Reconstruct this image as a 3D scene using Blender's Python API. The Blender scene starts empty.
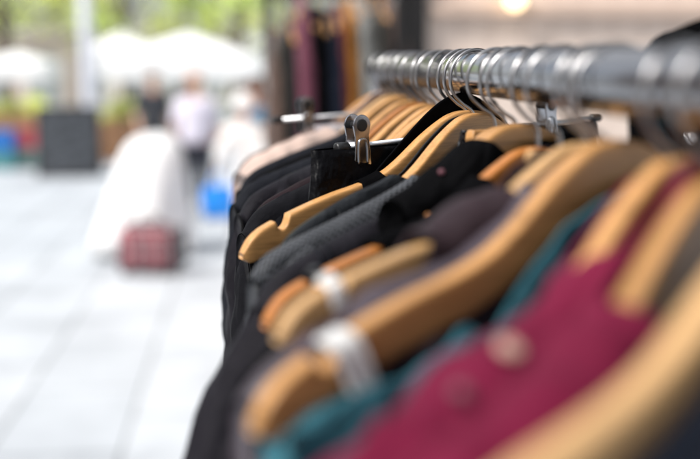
import bpy, bmesh, math, random
from mathutils import Vector, Matrix, noise
R = math.radians
scene = bpy.context.scene
col = scene.collection
random.seed(7)
EYE = 1.75                      # eye height; the rail runs along Y at X = 0

# ------------------------------------------------------------------ helpers
def link_mesh(name, verts, faces, mat=None, parent=None, smooth=True, uvs=None, mats=None, fmats=None):
    me = bpy.data.meshes.new(name)
    me.from_pydata([tuple(v) for v in verts], [], faces)
    if uvs is not None:
        uvl = me.uv_layers.new(name="UVMap")
        vi = [0] * len(me.loops)
        me.loops.foreach_get("vertex_index", vi)
        flat = []
        for v in vi:
            flat += [uvs[v][0], uvs[v][1]]
        uvl.data.foreach_set("uv", flat)
    if mats:
        for m in mats: me.materials.append(m)
        if fmats: me.polygons.foreach_set("material_index", fmats)
    elif mat: me.materials.append(mat)
    if smooth: me.polygons.foreach_set("use_smooth", [True] * len(me.polygons))
    me.update()
    o = bpy.data.objects.new(name, me)
    col.objects.link(o)
    if parent: o.parent = parent
    return o

def finish(o, solid=0, offset=0, bevel=0, sub=0, wn=False):
    if solid:
        m = o.modifiers.new("solid", 'SOLIDIFY'); m.thickness = solid; m.offset = offset
    if bevel:
        m = o.modifiers.new("bevel", 'BEVEL'); m.width = bevel; m.segments = 3; m.limit_method = 'ANGLE'; m.angle_limit = R(40)
    if sub:
        m = o.modifiers.new("sub", 'SUBSURF'); m.levels = sub; m.render_levels = sub
    return o

def bake(o):
    dg = bpy.context.evaluated_depsgraph_get()
    me = bpy.data.meshes.new_from_object(o.evaluated_get(dg))
    o.modifiers.clear()
    o.data = me
    return o

def thing(name, label, cat, loc=(0, 0, 0), rot=(0, 0, 0), group=None, kind=None):
    o = bpy.data.objects.new(name, None)
    o.empty_display_size = .05
    col.objects.link(o)
    o.location = loc; o.rotation_euler = rot
    return tag(o, label, cat, group, kind)

def tag(o, label, cat=None, group=None, kind=None):
    if label: o["label"] = label
    if cat: o["category"] = cat
    if group: o["group"] = group
    if kind: o["kind"] = kind
    return o

class MB:
    """collects shapes into one mesh"""
    def __init__(s): s.v = []; s.f = []
    def add(s, v, f):
        n = len(s.v); s.v += [Vector(p) for p in v]; s.f += [[i + n for i in q] for q in f]; return s
    def box(s, c, d, rz=0, rx=0, ry=0):
        M = Matrix.Translation(c) @ Matrix.Rotation(rz, 4, 'Z') @ Matrix.Rotation(ry, 4, 'Y') @ Matrix.Rotation(rx, 4, 'X')
        v = [M @ Vector((x * d[0] / 2, y * d[1] / 2, z * d[2] / 2)) for x in (-1, 1) for y in (-1, 1) for z in (-1, 1)]
        return s.add(v, [[0, 1, 3, 2], [4, 6, 7, 5], [0, 4, 5, 1], [2, 3, 7, 6], [0, 2, 6, 4], [1, 5, 7, 3]])
    def tube(s, pts, rad, n=12, cap=True):
        pts = [Vector(p) for p in pts]
        rr = rad if isinstance(rad, (list, tuple)) else [rad] * len(pts)
        V = []; F = []
        up = None
        for i, p in enumerate(pts):
            t = (pts[min(i + 1, len(pts) - 1)] - pts[max(i - 1, 0)]).normalized()
            if up is None:
                up = Vector((0, 0, 1)) if abs(t.z) < .9 else Vector((0, 1, 0))
            a = t.cross(up)
            if a.length < 1e-5: a = t.cross(Vector((1, 0, 0)))
            a.normalize(); b = a.cross(t).normalized(); up = b
            for k in range(n):
                an = 2 * math.pi * k / n
                V.append(p + (a * math.cos(an) + b * math.sin(an)) * rr[i])
        for i in range(len(pts) - 1):
            for k in range(n):
                k2 = (k + 1) % n
                F.append([i * n + k, i * n + k2, (i + 1) * n + k2, (i + 1) * n + k])
        if cap:
            F.append(list(range(n))[::-1]); F.append([(len(pts) - 1) * n + k for k in range(n)])
        return s.add(V, F)
    def ball(s, c, r, n=12, m=8):
        rx, ry, rz = r if isinstance(r, (list, tuple)) else (r, r, r)
        V = []; F = []
        for j in range(m + 1):
            ph = math.pi * j / m
            for k in range(n):
                th = 2 * math.pi * k / n
                V.append((c[0] + rx * math.sin(ph) * math.cos(th), c[1] + ry * math.sin(ph) * math.sin(th), c[2] + rz * math.cos(ph)))
        for j in range(m):
            for k in range(n):
                F.append([j * n + k, (j + 1) * n + k, (j + 1) * n + (k + 1) % n, j * n + (k + 1) % n])
        return s.add(V, F)
    def prism(s, outline, y0, y1):
        n = len(outline)
        V = [(x, y0, z) for x, z in outline] + [(x, y1, z) for x, z in outline]
        F = [list(range(n)), [n + i for i in range(n)][::-1]]
        for i in range(n):
            j = (i + 1) % n
            F.append([i, i + n, j + n, j])
        return s.add(V, F)
    def build(s, name, mat, parent=None, smooth=False, **k):
        return link_mesh(name, s.v, s.f, mat, parent, smooth, **k)

def interp(tab, x):
    if x <= tab[0][0]: return tab[0][1]
    for i in range(len(tab) - 1):
        x0, y0 = tab[i]; x1, y1 = tab[i + 1]
        if x <= x1:
            # monotone-ish cubic (finite-difference tangents)
            def sl(j):
                a = tab[max(j - 1, 0)]; b = tab[min(j + 1, len(tab) - 1)]
                return (b[1] - a[1]) / (b[0] - a[0])
            h = x1 - x0; t = (x - x0) / h
            m0 = sl(i) * h; m1 = sl(i + 1) * h
            t2 = t * t; t3 = t2 * t
            return (2 * t3 - 3 * t2 + 1) * y0 + (t3 - 2 * t2 + t) * m0 + (-2 * t3 + 3 * t2) * y1 + (t3 - t2) * m1
    return tab[-1][1]

def spline(pts, n=6):
    pts = [Vector(p) for p in pts]; out = []
    for i in range(len(pts) - 1):
        p0 = pts[max(i - 1, 0)]; p1 = pts[i]; p2 = pts[i + 1]; p3 = pts[min(i + 2, len(pts) - 1)]
        for k in range(n):
            t = k / n
            out.append(.5 * ((2 * p1) + (p2 - p0) * t + (2 * p0 - 5 * p1 + 4 * p2 - p3) * t * t + (3 * p1 - p0 - 3 * p2 + p3) * t ** 3))
    out.append(pts[-1]); return out

# ------------------------------------------------------------------ materials
def newmat(name):
    m = bpy.data.materials.new(name); m.use_nodes = True
    nt = m.node_tree; b = nt.nodes["Principled BSDF"]
    return m, nt, b

def N(nt, t, **kw):
    n = nt.nodes.new(t)
    for k, v in kw.items():
        if k in n.inputs: n.inputs[k].default_value = v
        else: setattr(n, k, v)
    return n

def ramp(nt, fac, stops):
    r = N(nt, "ShaderNodeValToRGB")
    e = r.color_ramp.elements
    e[0].position = stops[0][0]; e[0].color = (*stops[0][1], 1)
    e[1].position = stops[-1][0]; e[1].color = (*stops[-1][1], 1)
    for p, c in stops[1:-1]:
        x = e.new(p); x.color = (*c, 1)
    nt.links.new(fac, r.inputs[0]); return r

def sc3(c, k): return tuple(min(1, x * k) for x in c)

def plain(name, c, rough=.5, metal=0, vary=.12, scale=8, coat=0, bump=0, bscale=60, emit=0):
    m, nt, b = newmat(name)
    tc = N(nt, "ShaderNodeTexCoord"); nz = N(nt, "ShaderNodeTexNoise", Scale=scale, Detail=5)
    nt.links.new(tc.outputs["Object"], nz.inputs["Vector"])
    r = ramp(nt, nz.outputs["Fac"], [(.3, sc3(c, 1 - vary)), (.7, sc3(c, 1 + vary))])
    nt.links.new(r.outputs[0], b.inputs["Base Color"])
    b.inputs["Roughness"].default_value = rough; b.inputs["Metallic"].default_value = metal
    b.inputs["Coat Weight"].default_value = coat
    if bump:
        n2 = N(nt, "ShaderNodeTexNoise", Scale=bscale, Detail=6)
        bp = N(nt, "ShaderNodeBump", Strength=bump, Distance=.002)
        nt.links.new(tc.outputs["Object"], n2.inputs["Vector"])
        nt.links.new(n2.outputs["Fac"], bp.inputs["Height"]); nt.links.new(bp.outputs[0], b.inputs["Normal"])
    if emit:
        b.inputs["Emission Color"].default_value = (*c, 1); b.inputs["Emission Strength"].default_value = emit
    return m

def wood_mat(name, c, dark=.58, rough=.42):
    m, nt, b = newmat(name)
    tc = N(nt, "ShaderNodeTexCoord"); mp = N(nt, "ShaderNodeMapping")
    oi = N(nt, "ShaderNodeObjectInfo")
    mp.inputs["Scale"].default_value = (6, 60, 75)
    mx = N(nt, "ShaderNodeVectorMath", operation='ADD')
    nt.links.new(tc.outputs["Object"], mx.inputs[0]); nt.links.new(oi.outputs["Random"], mx.inputs[1])
    nt.links.new(mx.outputs[0], mp.inputs["Vector"])
    nz = N(nt, "ShaderNodeTexNoise", Scale=1.6, Detail=7, Roughness=.6, Distortion=.6)
    nt.links.new(mp.outputs[0], nz.inputs["Vector"])
    r = ramp(nt, nz.outputs["Fac"], [(.28, sc3(c, dark)), (.45, sc3(c, .92)), (.56, c), (.75, sc3(c, 1.16))])
    # fine pores
    mp2 = N(nt, "ShaderNodeMapping"); mp2.inputs["Scale"].default_value = (40, 700, 900)
    nt.links.new(mx.outputs[0], mp2.inputs["Vector"])
    n2 = N(nt, "ShaderNodeTexNoise", Scale=1, Detail=3); nt.links.new(mp2.outputs[0], n2.inputs["Vector"])
    mixc = N(nt, "ShaderNodeMixRGB", blend_type='MULTIPLY'); mixc.inputs[0].default_value = .35
    r2 = ramp(nt, n2.outputs["Fac"], [(.35, (.55, .5, .45)), (.55, (1, 1, 1))])
    nt.links.new(r.outputs[0], mixc.inputs[1]); nt.links.new(r2.outputs[0], mixc.inputs[2])
    hs = N(nt, "ShaderNodeHueSaturation")
    mr = N(nt, "ShaderNodeMapRange"); mr.inputs[3].default_value = .85; mr.inputs[4].default_value = 1.12
    nt.links.new(oi.outputs["Random"], mr.inputs[0]); nt.links.new(mr.outputs[0], hs.inputs["Value"])
    nt.links.new(mixc.outputs[0], hs.inputs["Color"])
    nt.links.new(hs.outputs[0], b.inputs["Base Color"])
    b.inputs["Roughness"].default_value = rough
    b.inputs["Coat Weight"].default_value = .12; b.inputs["Coat Roughness"].default_value = .3; b.inputs["Specular IOR Level"].default_value = .35
    bp = N(nt, "ShaderNodeBump", Strength=.12, Distance=.001)
    nt.links.new(n2.outputs["Fac"], bp.inputs["Height"]); nt.links.new(bp.outputs[0], b.inputs["Normal"])
    return m

def fabric(name, c, rough=.8, sheen=.06, weave=700, spec=.12, vary=.22, dots=None, stripes=None, crumple=.35, check=None, sheen_tint=None):
    m, nt, b = newmat(name)
    tc = N(nt, "ShaderNodeTexCoord")
    nz = N(nt, "ShaderNodeTexNoise", Scale=14, Detail=6, Roughness=.6)
    nt.links.new(tc.outputs["Object"], nz.inputs["Vector"])
    r = ramp(nt, nz.outputs["Fac"], [(.3, sc3(c, 1 - vary)), (.7, sc3(c, 1 + vary))])
    out = r.outputs[0]
    sp = N(nt, "ShaderNodeSeparateXYZ"); nt.links.new(tc.outputs["UV"], sp.inputs[0])
    def frac(sock, k, off=0):
        a = N(nt, "ShaderNodeMath", operation='MULTIPLY'); a.inputs[1].default_value = k
        nt.links.new(sock, a.inputs[0])
        f = N(nt, "ShaderNodeMath", operation='FRACT'); nt.links.new(a.outputs[0], f.inputs[0])
        return f.outputs[0]
    if dots:
        k, rad, dc = dots
        # staggered round dots on the cloth's own coordinates
        masks = []
        for off in (0, .5):
            cs = []
            for ax in (0, 1):
                a = N(nt, "ShaderNodeMath", operation='MULTIPLY_ADD'); a.inputs[1].default_value = k; a.inputs[2].default_value = off + 50
                nt.links.new(sp.outputs[ax], a.inputs[0])
                f = N(nt, "ShaderNodeMath", operation='FRACT'); nt.links.new(a.outputs[0], f.inputs[0])
                s_ = N(nt, "ShaderNodeMath", operation='SUBTRACT'); s_.inputs[1].default_value = .5; nt.links.new(f.outputs[0], s_.inputs[0])
                p = N(nt, "ShaderNodeMath", operation='POWER'); p.inputs[1].default_value = 2; nt.links.new(s_.outputs[0], p.inputs[0])
                cs.append(p.outputs[0])
            ad = N(nt, "ShaderNodeMath", operation='ADD'); nt.links.new(cs[0], ad.inputs[0]); nt.links.new(cs[1], ad.inputs[1])
            lt = N(nt, "ShaderNodeMath", operation='LESS_THAN'); lt.inputs[1].default_value = rad * rad; nt.links.new(ad.outputs[0], lt.inputs[0])
            masks.append(lt.outputs[0])
        mx = N(nt, "ShaderNodeMath", operation='MAXIMUM'); nt.links.new(masks[0], mx.inputs[0]); nt.links.new(masks[1], mx.inputs[1])
        mc = N(nt, "ShaderNodeMixRGB"); mc.inputs[2].default_value = (*dc, 1)
        nt.links.new(mx.outputs[0], mc.inputs[0]); nt.links.new(out, mc.inputs[1]); out = mc.outputs[0]
    for st in (stripes or []):
        ax, k, wd, dc = st
        f = frac(sp.outputs[ax], k)
        lt = N(nt, "ShaderNodeMath", operation='LESS_THAN'); lt.inputs[1].default_value = wd; nt.links.new(f, lt.inputs[0])
        ml = N(nt, "ShaderNodeMath", operation='MULTIPLY'); ml.inputs[1].default_value = .7; nt.links.new(lt.outputs[0], ml.inputs[0])
        mc = N(nt, "ShaderNodeMixRGB"); mc.inputs[2].default_value = (*dc, 1)
        nt.links.new(ml.outputs[0], mc.inputs[0]); nt.links.new(out, mc.inputs[1]); out = mc.outputs[0]
    nt.links.new(out, b.inputs["Base Color"])
    b.inputs["Roughness"].default_value = rough
    b.inputs["Specular IOR Level"].default_value = spec
    b.inputs["Sheen Weight"].default_value = sheen; b.inputs["Sheen Roughness"].default_value = .45
    if sheen_tint: b.inputs["Sheen Tint"].default_value = (*sheen_tint, 1)
    # weave + crumple bump
    n1 = N(nt, "ShaderNodeTexNoise", Scale=38, Detail=5); nt.links.new(tc.outputs["Object"], n1.inputs["Vector"])
    bp = N(nt, "ShaderNodeBump", Strength=crumple, Distance=.007); nt.links.new(n1.outputs["Fac"], bp.inputs["Height"])
    n3 = N(nt, "ShaderNodeTexNoise", Scale=13, Detail=3, Distortion=1.6); nt.links.new(tc.outputs["Object"], n3.inputs["Vector"])
    b3 = N(nt, "ShaderNodeBump", Strength=crumple * .9, Distance=.02); nt.links.new(n3.outputs["Fac"], b3.inputs["Height"]); nt.links.new(bp.outputs[0], b3.inputs["Normal"])
    bp = b3; last = bp
    if weave:
        ws = []
        for d in ('X', 'Y'):
            w = N(nt, "ShaderNodeTexWave", Scale=weave / 1.6, Distortion=.6, bands_direction=d); nt.links.new(tc.outputs["UV"], w.inputs["Vector"]); ws.append(w.outputs["Fac"])
        ad = N(nt, "ShaderNodeMath", operation='ADD'); nt.links.new(ws[0], ad.inputs[0]); nt.links.new(ws[1], ad.inputs[1])
        b2 = N(nt, "ShaderNodeBump", Strength=.3, Distance=.0003); nt.links.new(ad.outputs[0], b2.inputs["Height"]); nt.links.new(bp.outputs[0], b2.inputs["Normal"])
        last = b2
    nt.links.new(last.outputs[0], b.inputs["Normal"])
    return m

M = {}
M['wood'] = wood_mat("hanger_wood", (.52, .27, .098), .5)
M['pale_wood'] = wood_mat("pale_hanger_wood", (.60, .36, .16), .72)
M['orange_wood'] = wood_mat("orange_hanger_wood", (.44, .165, .038))
M['rail_chrome'] = plain("rail_chrome", (.36, .36, .37), .16, 1, .06, 30, bump=.02, bscale=25)
M['chrome'] = plain("chrome", (.66, .66, .67), .12, 1, .04, 30, bump=.02, bscale=25)
M['clip_steel'] = plain("clip_steel", (.40, .40, .42), .2, 1, .1, 60, bump=.05, bscale=200)
M['bar'] = plain("clip_bar", (.72, .72, .73), .4, 1, .03, 40)
M['wire'] = plain("hook_wire", (.40, .39, .39), .3, 1, .06, 40)
M['steel'] = plain("steel", (.45, .46, .48), .3, 1, .1, 40)
M['black_plastic'] = plain("black_plastic", (.012, .012, .013), .4, 0)
M['white_plastic'] = plain("white_plastic", (.8, .79, .77), .4, 0, .03)
M['ribbon'] = fabric("white_ribbon", (.58, .58, .57), .6, .2, 900, vary=.04, crumple=.1)
M['black_cloth'] = fabric("black_cloth", (.0035, .0035, .004), .75, .0, spec=.02, crumple=.6)
M['black_cotton'] = fabric("black_cotton", (.003, .003, .0035), .8, .0, spec=.015, crumple=.5)
M['black_leather'] = fabric("black_leather", (.005, .006, .0075), .40, .0, 0, spec=.16, crumple=.5)
M['trouser_black'] = fabric("black_trouser_cloth", (.004, .004, .005), .45, .0, spec=.08, crumple=.8)
M['charcoal'] = fabric("charcoal_cloth", (.012, .011, .0145), .55, .02, spec=.07, crumple=.45)
M['charcoal_blue'] = fabric("charcoal_blue_cloth", (.011, .012, .016), .65, .02, spec=.05)
M['polka'] = fabric("dotted_cloth", (.085, .09, .10), .6, .04, 0, dots=(200, .25, (.004, .004, .005)), crumple=.25)
M['mauve'] = fabric("mauve_brown_cloth", (.032, .020, .025), .55, .06, crumple=.4)
M['satin'] = fabric("mauve_satin", (.060, .046, .058), .42, .06, 0, spec=.3, crumple=.4)
M['plum'] = fabric("dark_plum_cloth", (.016, .009, .011), .6, .02, spec=.05)
M['dark_grey'] = fabric("dark_grey_cloth", (.008, .008, .010), .7, .02, spec=.04, crumple=.4)
M['navy'] = fabric("navy_cloth", (.006, .009, .018), .7, .03)
M['teal'] = fabric("teal_denim", (.035, .13, .165), .75, .04, 500, vary=.35, crumple=.5)
M['burgundy'] = fabric("burgundy_cloth", (.135, .006, .030), .7, .05, vary=.25, crumple=.4, sheen_tint=(1, .5, .6))
M['beige'] = fabric("pink_beige_cloth", (.56, .42, .36), .85, .3)
M['white_cloth'] = fabric("white_cloth", (.78, .76, .8), .8, .2, vary=.05)
M['ochre'] = fabric("ochre_cloth", (.30, .12, .010), .8, .3)
M['pink'] = fabric("pink_cloth", (.15, .045, .07), .8, .3)
M['wine'] = fabric("wine_cloth", (.07, .01, .015), .8, .3)
M['grey'] = fabric("grey_cloth", (.18, .18, .17), .8, .3)
M['taupe'] = fabric("taupe_cloth", (.10, .062, .048), .8, .3)
M['olive'] = fabric("olive_grey_cloth", (.04, .037, .032), .8, .3)
M['cream'] = plain("cream_button", (.46, .29, .23), .6)
M['grey_button'] = plain("grey_button", (.17, .06, .08), .5)
M['silver'] = plain("silver_button", (.75, .76, .78), .25, .8)
M['amber'] = plain("amber_button", (.75, .33, .12), .4)
M['zip'] = plain("zip_tape", (.38, .33, .26), .5, .3)

# ------------------------------------------------------------------ hangers
TOP = [(0, 0), (.012, -.001), (.0244, -.005), (.0477, -.019), (.0735, -.0387), (.0886, -.048), (.110, -.0555), (.140, -.0625), (.169, -.0710), (.2026, -.083), (.214, -.091), (.221, -.101)]
BOT = [(0, -.044), (.025, -.044), (.05, -.051), (.0735, -.0645), (.0886, -.0715), (.11, -.0780), (.14, -.0855), (.169, -.0940), (.2026, -.1050), (.214, -.1085), (.221, -.1055)]
TOPB = [(0, 0), (.024, 0), (.029, -.002), (.031, -.019), (.05, -.026), (.0886, -.045), (.14, -.0625), (.2026, -.083), (.214, -.091), (.221, -.101)]
BOTB = [(0, -.040), (.03, -.042), (.05, -.050), (.0886, -.069), (.14, -.088), (.2026, -.1085), (.214, -.1115), (.221, -.107)]

def htop(x, style=0):
    return interp(TOPB if style == 1 else TOP, min(abs(x), .221))

def hanger_mesh(style, notch=True, th=.0108, end=.221):
    xs = []
    x = 0
    while x < end:
        xs.append(x)
        x += .0012 if (.176 < x < .196 or x > end - .014 or (style == 1 and .02 < x < .034)) else .004
    xs.append(end)
    xs = [-a for a in xs[::-1]] + xs[1:]
    V = []; F = []; K = 28
    for x in xs:
        a = abs(x)
        t = interp(TOPB if style == 1 else TOP, a); b = interp(BOTB if style == 1 else BOT, a)
        if notch and abs(a - .186) < .0058:
            t -= math.sqrt(max(0, .0058 ** 2 - (a - .186) ** 2)) * 1.5
        h = t - b; c = (t + b) / 2
        if end < .2 and a > end - .01: h *= math.sqrt(max(.02, 1 - ((a - end + .01) / .0105) ** 2))
        e = min(1, (end + .0015 - a) / .012); tt = th * (.45 + .55 * math.sqrt(max(0, 1 - (1 - e) ** 2)))
        tt *= 1.0 if a > .06 else 1 - .0 * a
        yo = -.22 * a * a
        for k in range(K):
            an = 2 * math.pi * (k + .5) / K
            cx, sx = math.cos(an), math.sin(an)
            n = 7.0
            y = math.copysign(abs(cx) ** (2 / n), cx) * tt / 2
            z = math.copysign(abs(sx) ** (2 / n), sx) * h / 2
            V.append((x, y + yo, c + z))
    for i in range(len(xs) - 1):
        for k in range(K):
            k2 = (k + 1) % K
            F.append([i * K + k, (i + 1) * K + k, (i + 1) * K + k2, i * K + k2])
    F.append(list(range(K))[::-1]); F.append([(len(xs) - 1) * K + k for k in range(K)][::1])
    me = bpy.data.meshes.new("wooden_arms")
    me.from_pydata(V, [], F); me.polygons.foreach_set("use_smooth", [True] * len(me.polygons))
    me.update()
    return me

def hook_mesh():
    r = .0235; cz = .0272
    pts = [(r * math.cos(R(a)), 0, cz + r * math.sin(R(a))) for a in range(-28, 226, 8)]
    pts += [(-.0105, 0, .0055), (-.0045, 0, .002), (-.0012, 0, -.003), (0, 0, -.012), (0, 0, -.03)]
    mb = MB().tube(spline(pts, 2), .00145, 10)
    mb.ball(pts[0], .0023, 10, 6)
    me = bpy.data.meshes.new("hook"); me.from_pydata(mb.v, [], mb.f)
    me.polygons.foreach_set("use_smooth", [True] * len(me.polygons)); me.update()
    me.materials.append(M['wire'])
    return me

ARM = {0: hanger_mesh(0), 1: hanger_mesh(1, False), 2: hanger_mesh(0, False, end=.104)}
HOOK = hook_mesh()
NECK = -.0424
HG = "wooden hangers on the chrome rail"

def make_hanger(Y, yaw, label, style=0, wood='wood', dz=0, hookyaw=None, X=0, tilt=0, z0=EYE, group=HG, size=1):
    t = thing("wooden_hanger", label, "hanger", (X, Y, z0 + NECK + dz), (0, R(tilt), R(yaw)), group)
    me = ARM[style]
    key = (style, wood)
    if key not in ARM:
        m2 = me.copy(); m2.materials.clear(); m2.materials.append(M[wood]); ARM[key] = m2
    o = bpy.data.objects.new("arms", ARM[key]); col.objects.link(o); o.parent = t; o.scale = (size,) * 3
    h = bpy.data.objects.new("hook", HOOK); col.objects.link(h); h.parent = t
    h.location.z = -dz
    h.rotation_euler.z = R((hookyaw if hookyaw is not None else yaw * .7 + random.uniform(-16, 14)) - yaw)
    return t

# ------------------------------------------------------------------ garments
def wr(p, seed, amp=1.0):
    """cloth wrinkles: vertical drape plus finer crumples"""
    q = Vector((p[0] * 11 + seed * 3.1, p[1] * 6, p[2] * 4.0))
    a = noise.noise(q) * .0045
    q2 = Vector((p[0] * 30 + seed * 7.7, p[1] * 18, p[2] * 16 + p[0] * 14))
    b = noise.noise(q2) * .0022
    q3 = Vector((p[0] * 70 + seed, p[1] * 30, p[2] * 60))
    c = noise.noise(q3) * .0007
    return (a + b + c) * amp

def make_garment(kind, label, Y, yaw, mat, cat, u0=.05, ub=.3, u1=.2, length=.72, t1=.022, sleeves=True, lift=.003, din=.07, dout=.026, bin_=.01,
                 style=0, seed=1, amp=1.0, t0=.0115, collar=None, collar_mat=None, group="garments on the chrome rail",
                 X=0, z0=EYE, flare=.02, sleeve_r=1.0, dz=0, tilt=0, sleeve_len=.55, peak=0, out=0.0, hump=None, din_w=.022, bare=False, size=1, capped=False, slump=0):
    """u0..ub: stretch of the hanger arm the cloth lies over; inside it the front hangs din lower, outside it dout lower"""
    t = thing(kind, label, cat, (X, Y, z0 + NECK + dz), (0, R(tilt), R(yaw)), group)
    t.scale = (size,) * 3
    nx = 84
    xs = [u1 * math.copysign(abs(i / (nx / 2) - 1) ** .9, i / (nx / 2) - 1) for i in range(nx + 1)]
    ds = [0, .0012, .003, .0055, .009, .014, .02, .028, .038, .05, .065, .082, .10, .125, .15, .18, .22, .26, .31, .37, .43, .5, .57, .65, length]
    ds = [d for d in ds if d <= length]
    nd = len(ds)
    def sm(q): q = max(0, min(1, q)); return q * q * (3 - 2 * q)
    def drop(a, s):
        if bare: return dout
        if a < u0:
            if s < 0: return din * sm((u0 - a) / din_w)
            return (bin_ * sm((u0 - a) / .02)) - peak * (1 - a / u0)
        if a > ub: return dout * sm((a - ub) / .016)
        return 0
    def ztop(x):
        a = abs(x)
        z = htop(x, style) + lift
        if hump: z += hump[1] * math.exp(-((a - hump[0]) / hump[2]) ** 2)
        if a > .205: z -= (a - .205) ** 2 * 7
        return z
    def ht(d, x):
        a = abs(x)
        tt = t0 * (1 if a < .17 else max(.8, 1 - (a - .17) * 5))
        if d < tt: r = tt * math.sqrt(max(0, 1 - (1 - d / tt) ** 2))
        else: r = tt
        return r + (t1 - t0) * (1 - math.exp(-max(0, d - .01) / .1))
    V = []; UV = []; F = []
    W = 2 * nd - 1
    for i, x in enumerate(xs):
        a = abs(x)
        for j in range(W):
            jj = nd - 1 - j if j < nd else j - nd + 1     # front from hem up, then over the top and down the back
            s = -1 if j < nd else 1
            d = ds[jj]
            dr = drop(a, s)
            zt = ztop(x) - dr + (slump * (2 * noise.noise(Vector((x * 24, seed * 1.7, 0))) + noise.noise(Vector((x * 55, seed, 3)))) if slump else 0)
            y = ht(d + min(.012, abs(dr) * 3), x)
            xx = x * (1 - .06 * min(1, max(0, d - .1) / .3)) + math.copysign(flare, x) * (a / u1) * max(0, d - .1) / .6
            z = zt - d
            fold = min(1, d / .35) * .010 * math.sin(x * 46 + seed * 2.3 + 2.5 * noise.noise(Vector((x * 5, seed, d * 2))))
            w = wr((xx, s * .5, z), seed, amp) * min(1, .35 + d / .04)
            yo = -.22 * a * a
            V.append(Vector((xx, s * (y + w + fold) + yo, z + (w * .5 if d < .02 else 0))))
            UV.append((x + seed * .37, 0))
    for i in range(nx + 1):
        c = i * W
        acc = [0.0]
        for j in range(W - 1): acc.append(acc[-1] + (V[c + j + 1] - V[c + j]).length)
        for j in range(W): UV[c + j] = (UV[c + j][0], acc[j] - acc[nd - 1] + .01 * seed)
    for i in range(nx):
        for j in range(W - 1):
            if j == nd - 1 and max(drop(abs(xs[i]), -1), drop(abs(xs[i + 1]), -1)) > .004: continue   # open: front and back apart
            F.append([i * W + j, i * W + j + 1, (i + 1) * W + j + 1, (i + 1) * W + j])
    for i in (0, nx):
        for j in range(nd - 1):
            if ds[nd - 1 - j] > (-1 if sleeves or capped else .16):
                q = [i * W + j, i * W + j + 1, i * W + W - 2 - j, i * W + W - 1 - j]
                F.append(q if i == 0 else q[::-1])
    body = link_mesh("body", V, F, M[mat], t, uvs=UV)
    finish(body, solid=.0016, offset=1)
    if sleeves:
        k = sleeve_r
        sd = dout if (ub < .2 or bare) else 0
        for s in (-1, 1):
            P = spline([(.150, 0, -.090 - sd), (.172, 0, -.098 - sd), (.189, 0, -.120 - sd), (.194 + out * .4, 0, -.162 - sd), (.196 + out, -.004, -.24 - sd), (.196 + out * 1.3, -.008, -.36 - sd), (.196 + out * 1.3, -.012, -.1 - sleeve_len)], 9)
            rr = [(0, .012, .010), (.12, .018, .0155), (.3, .027 * k, .019 * k), (.5, .033 * k, .023 * k), (.75, .035 * k, .027 * k), (1, .033 * k, .026 * k)]
            V = []; F = []; UV = []; K = 26
            n = len(P)
            dist = 0
            for i, p in enumerate(P):
                f = i / (n - 1)
                tg = (P[min(i + 1, n - 1)] - P[max(i - 1, 0)]).normalized()
                if i: dist += (P[i] - P[i - 1]).length
                nrm = Vector((-tg.z, 0, tg.x))
                ra = interp([(q[0], q[1]) for q in rr], f); rb = interp([(q[0], q[2]) for q in rr], f)
                for q in range(K):
                    an = 2 * math.pi * q / K
                    off = nrm * (ra * math.cos(an)) + Vector((0, rb * math.sin(an), 0))
                    pt = p + off
                    w = wr((pt.x * s + an * .03, math.sin(an) * 2, pt.z * 2.2), seed + 5 + s, amp) * (1.2 if f > .12 else .3)
                    w += .0045 * math.sin(dist * 95 + 3 * noise.noise(Vector((an, dist * 9, seed))) + seed) * min(1, f * 2) * noise.noise(Vector((an * .7, dist * 7, seed + 9)))
                    pt += off.normalized() * w
                    V.append(Vector((s * pt.x, pt.y - .22 * pt.x ** 2, pt.z + lift)))
                    UV.append((an * .04 + seed, dist))
            for i in range(n - 1):
                for q in range(K):
                    q2 = (q + 1) % K
                    f4 = [i * K + q, i * K + q2, (i + 1) * K + q2, (i + 1) * K + q]
                    F.append(f4 if s > 0 else f4[::-1])
            F.append([q for q in range(K)])
            so = link_mesh("sleeve", V, F, M[mat], t, uvs=UV)
            finish(so, solid=.0016, offset=1)
    if collar:
        # folded collar: stand + fall, running from the front opening around the back of the neck
        w_, hgt, fall = collar
        path = []
        L = 40
        for i in range(L + 1):
            f = i / L * 2 - 1
            a = abs(f)
            x = math.sin(f * math.pi * .56) * (u0 + .006)
            if a > .6: x *= 1 - .75 * (a - .6) / .4
            y = .026 - .055 * a ** 1.5
            z = ztop(u0) + .006 + .004 * (1 - a) - (max(0, a - .45) / .55) ** 1.4 * w_
            path.append(Vector((x, y, z)))
        V = []; F = []; UV = []
        prof = [(0, 0), (.0015, hgt * .5), (.003, hgt * .9), (.006, hgt), (.010, hgt * .9), (.013, hgt * .4), (.017, -fall * .4), (.02, -fall)]
        for i, p in enumerate(path):
            tg = (path[min(i + 1, L)] - path[max(i - 1, 0)]); tg.z = 0; tg.normalize()
            out = Vector((-tg.y, tg.x, 0))
            for (o_, h_) in prof:
                w = wr((p.x + h_, p.y, p.z), seed + 3, amp)
                V.append(p + out * (o_ + w) + Vector((0, 0, h_ + w)))
                UV.append((i * .006, h_ + o_))
        K = len(prof)
        for i in range(L):
            for q in range(K - 1):
                F.append([i * K + q, (i + 1) * K + q, (i + 1) * K + q + 1, i * K + q + 1])
        c = link_mesh("collar", V, F, M[collar_mat or mat], t, uvs=UV)
        finish(c, solid=.0022, sub=1)
    return t

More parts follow.
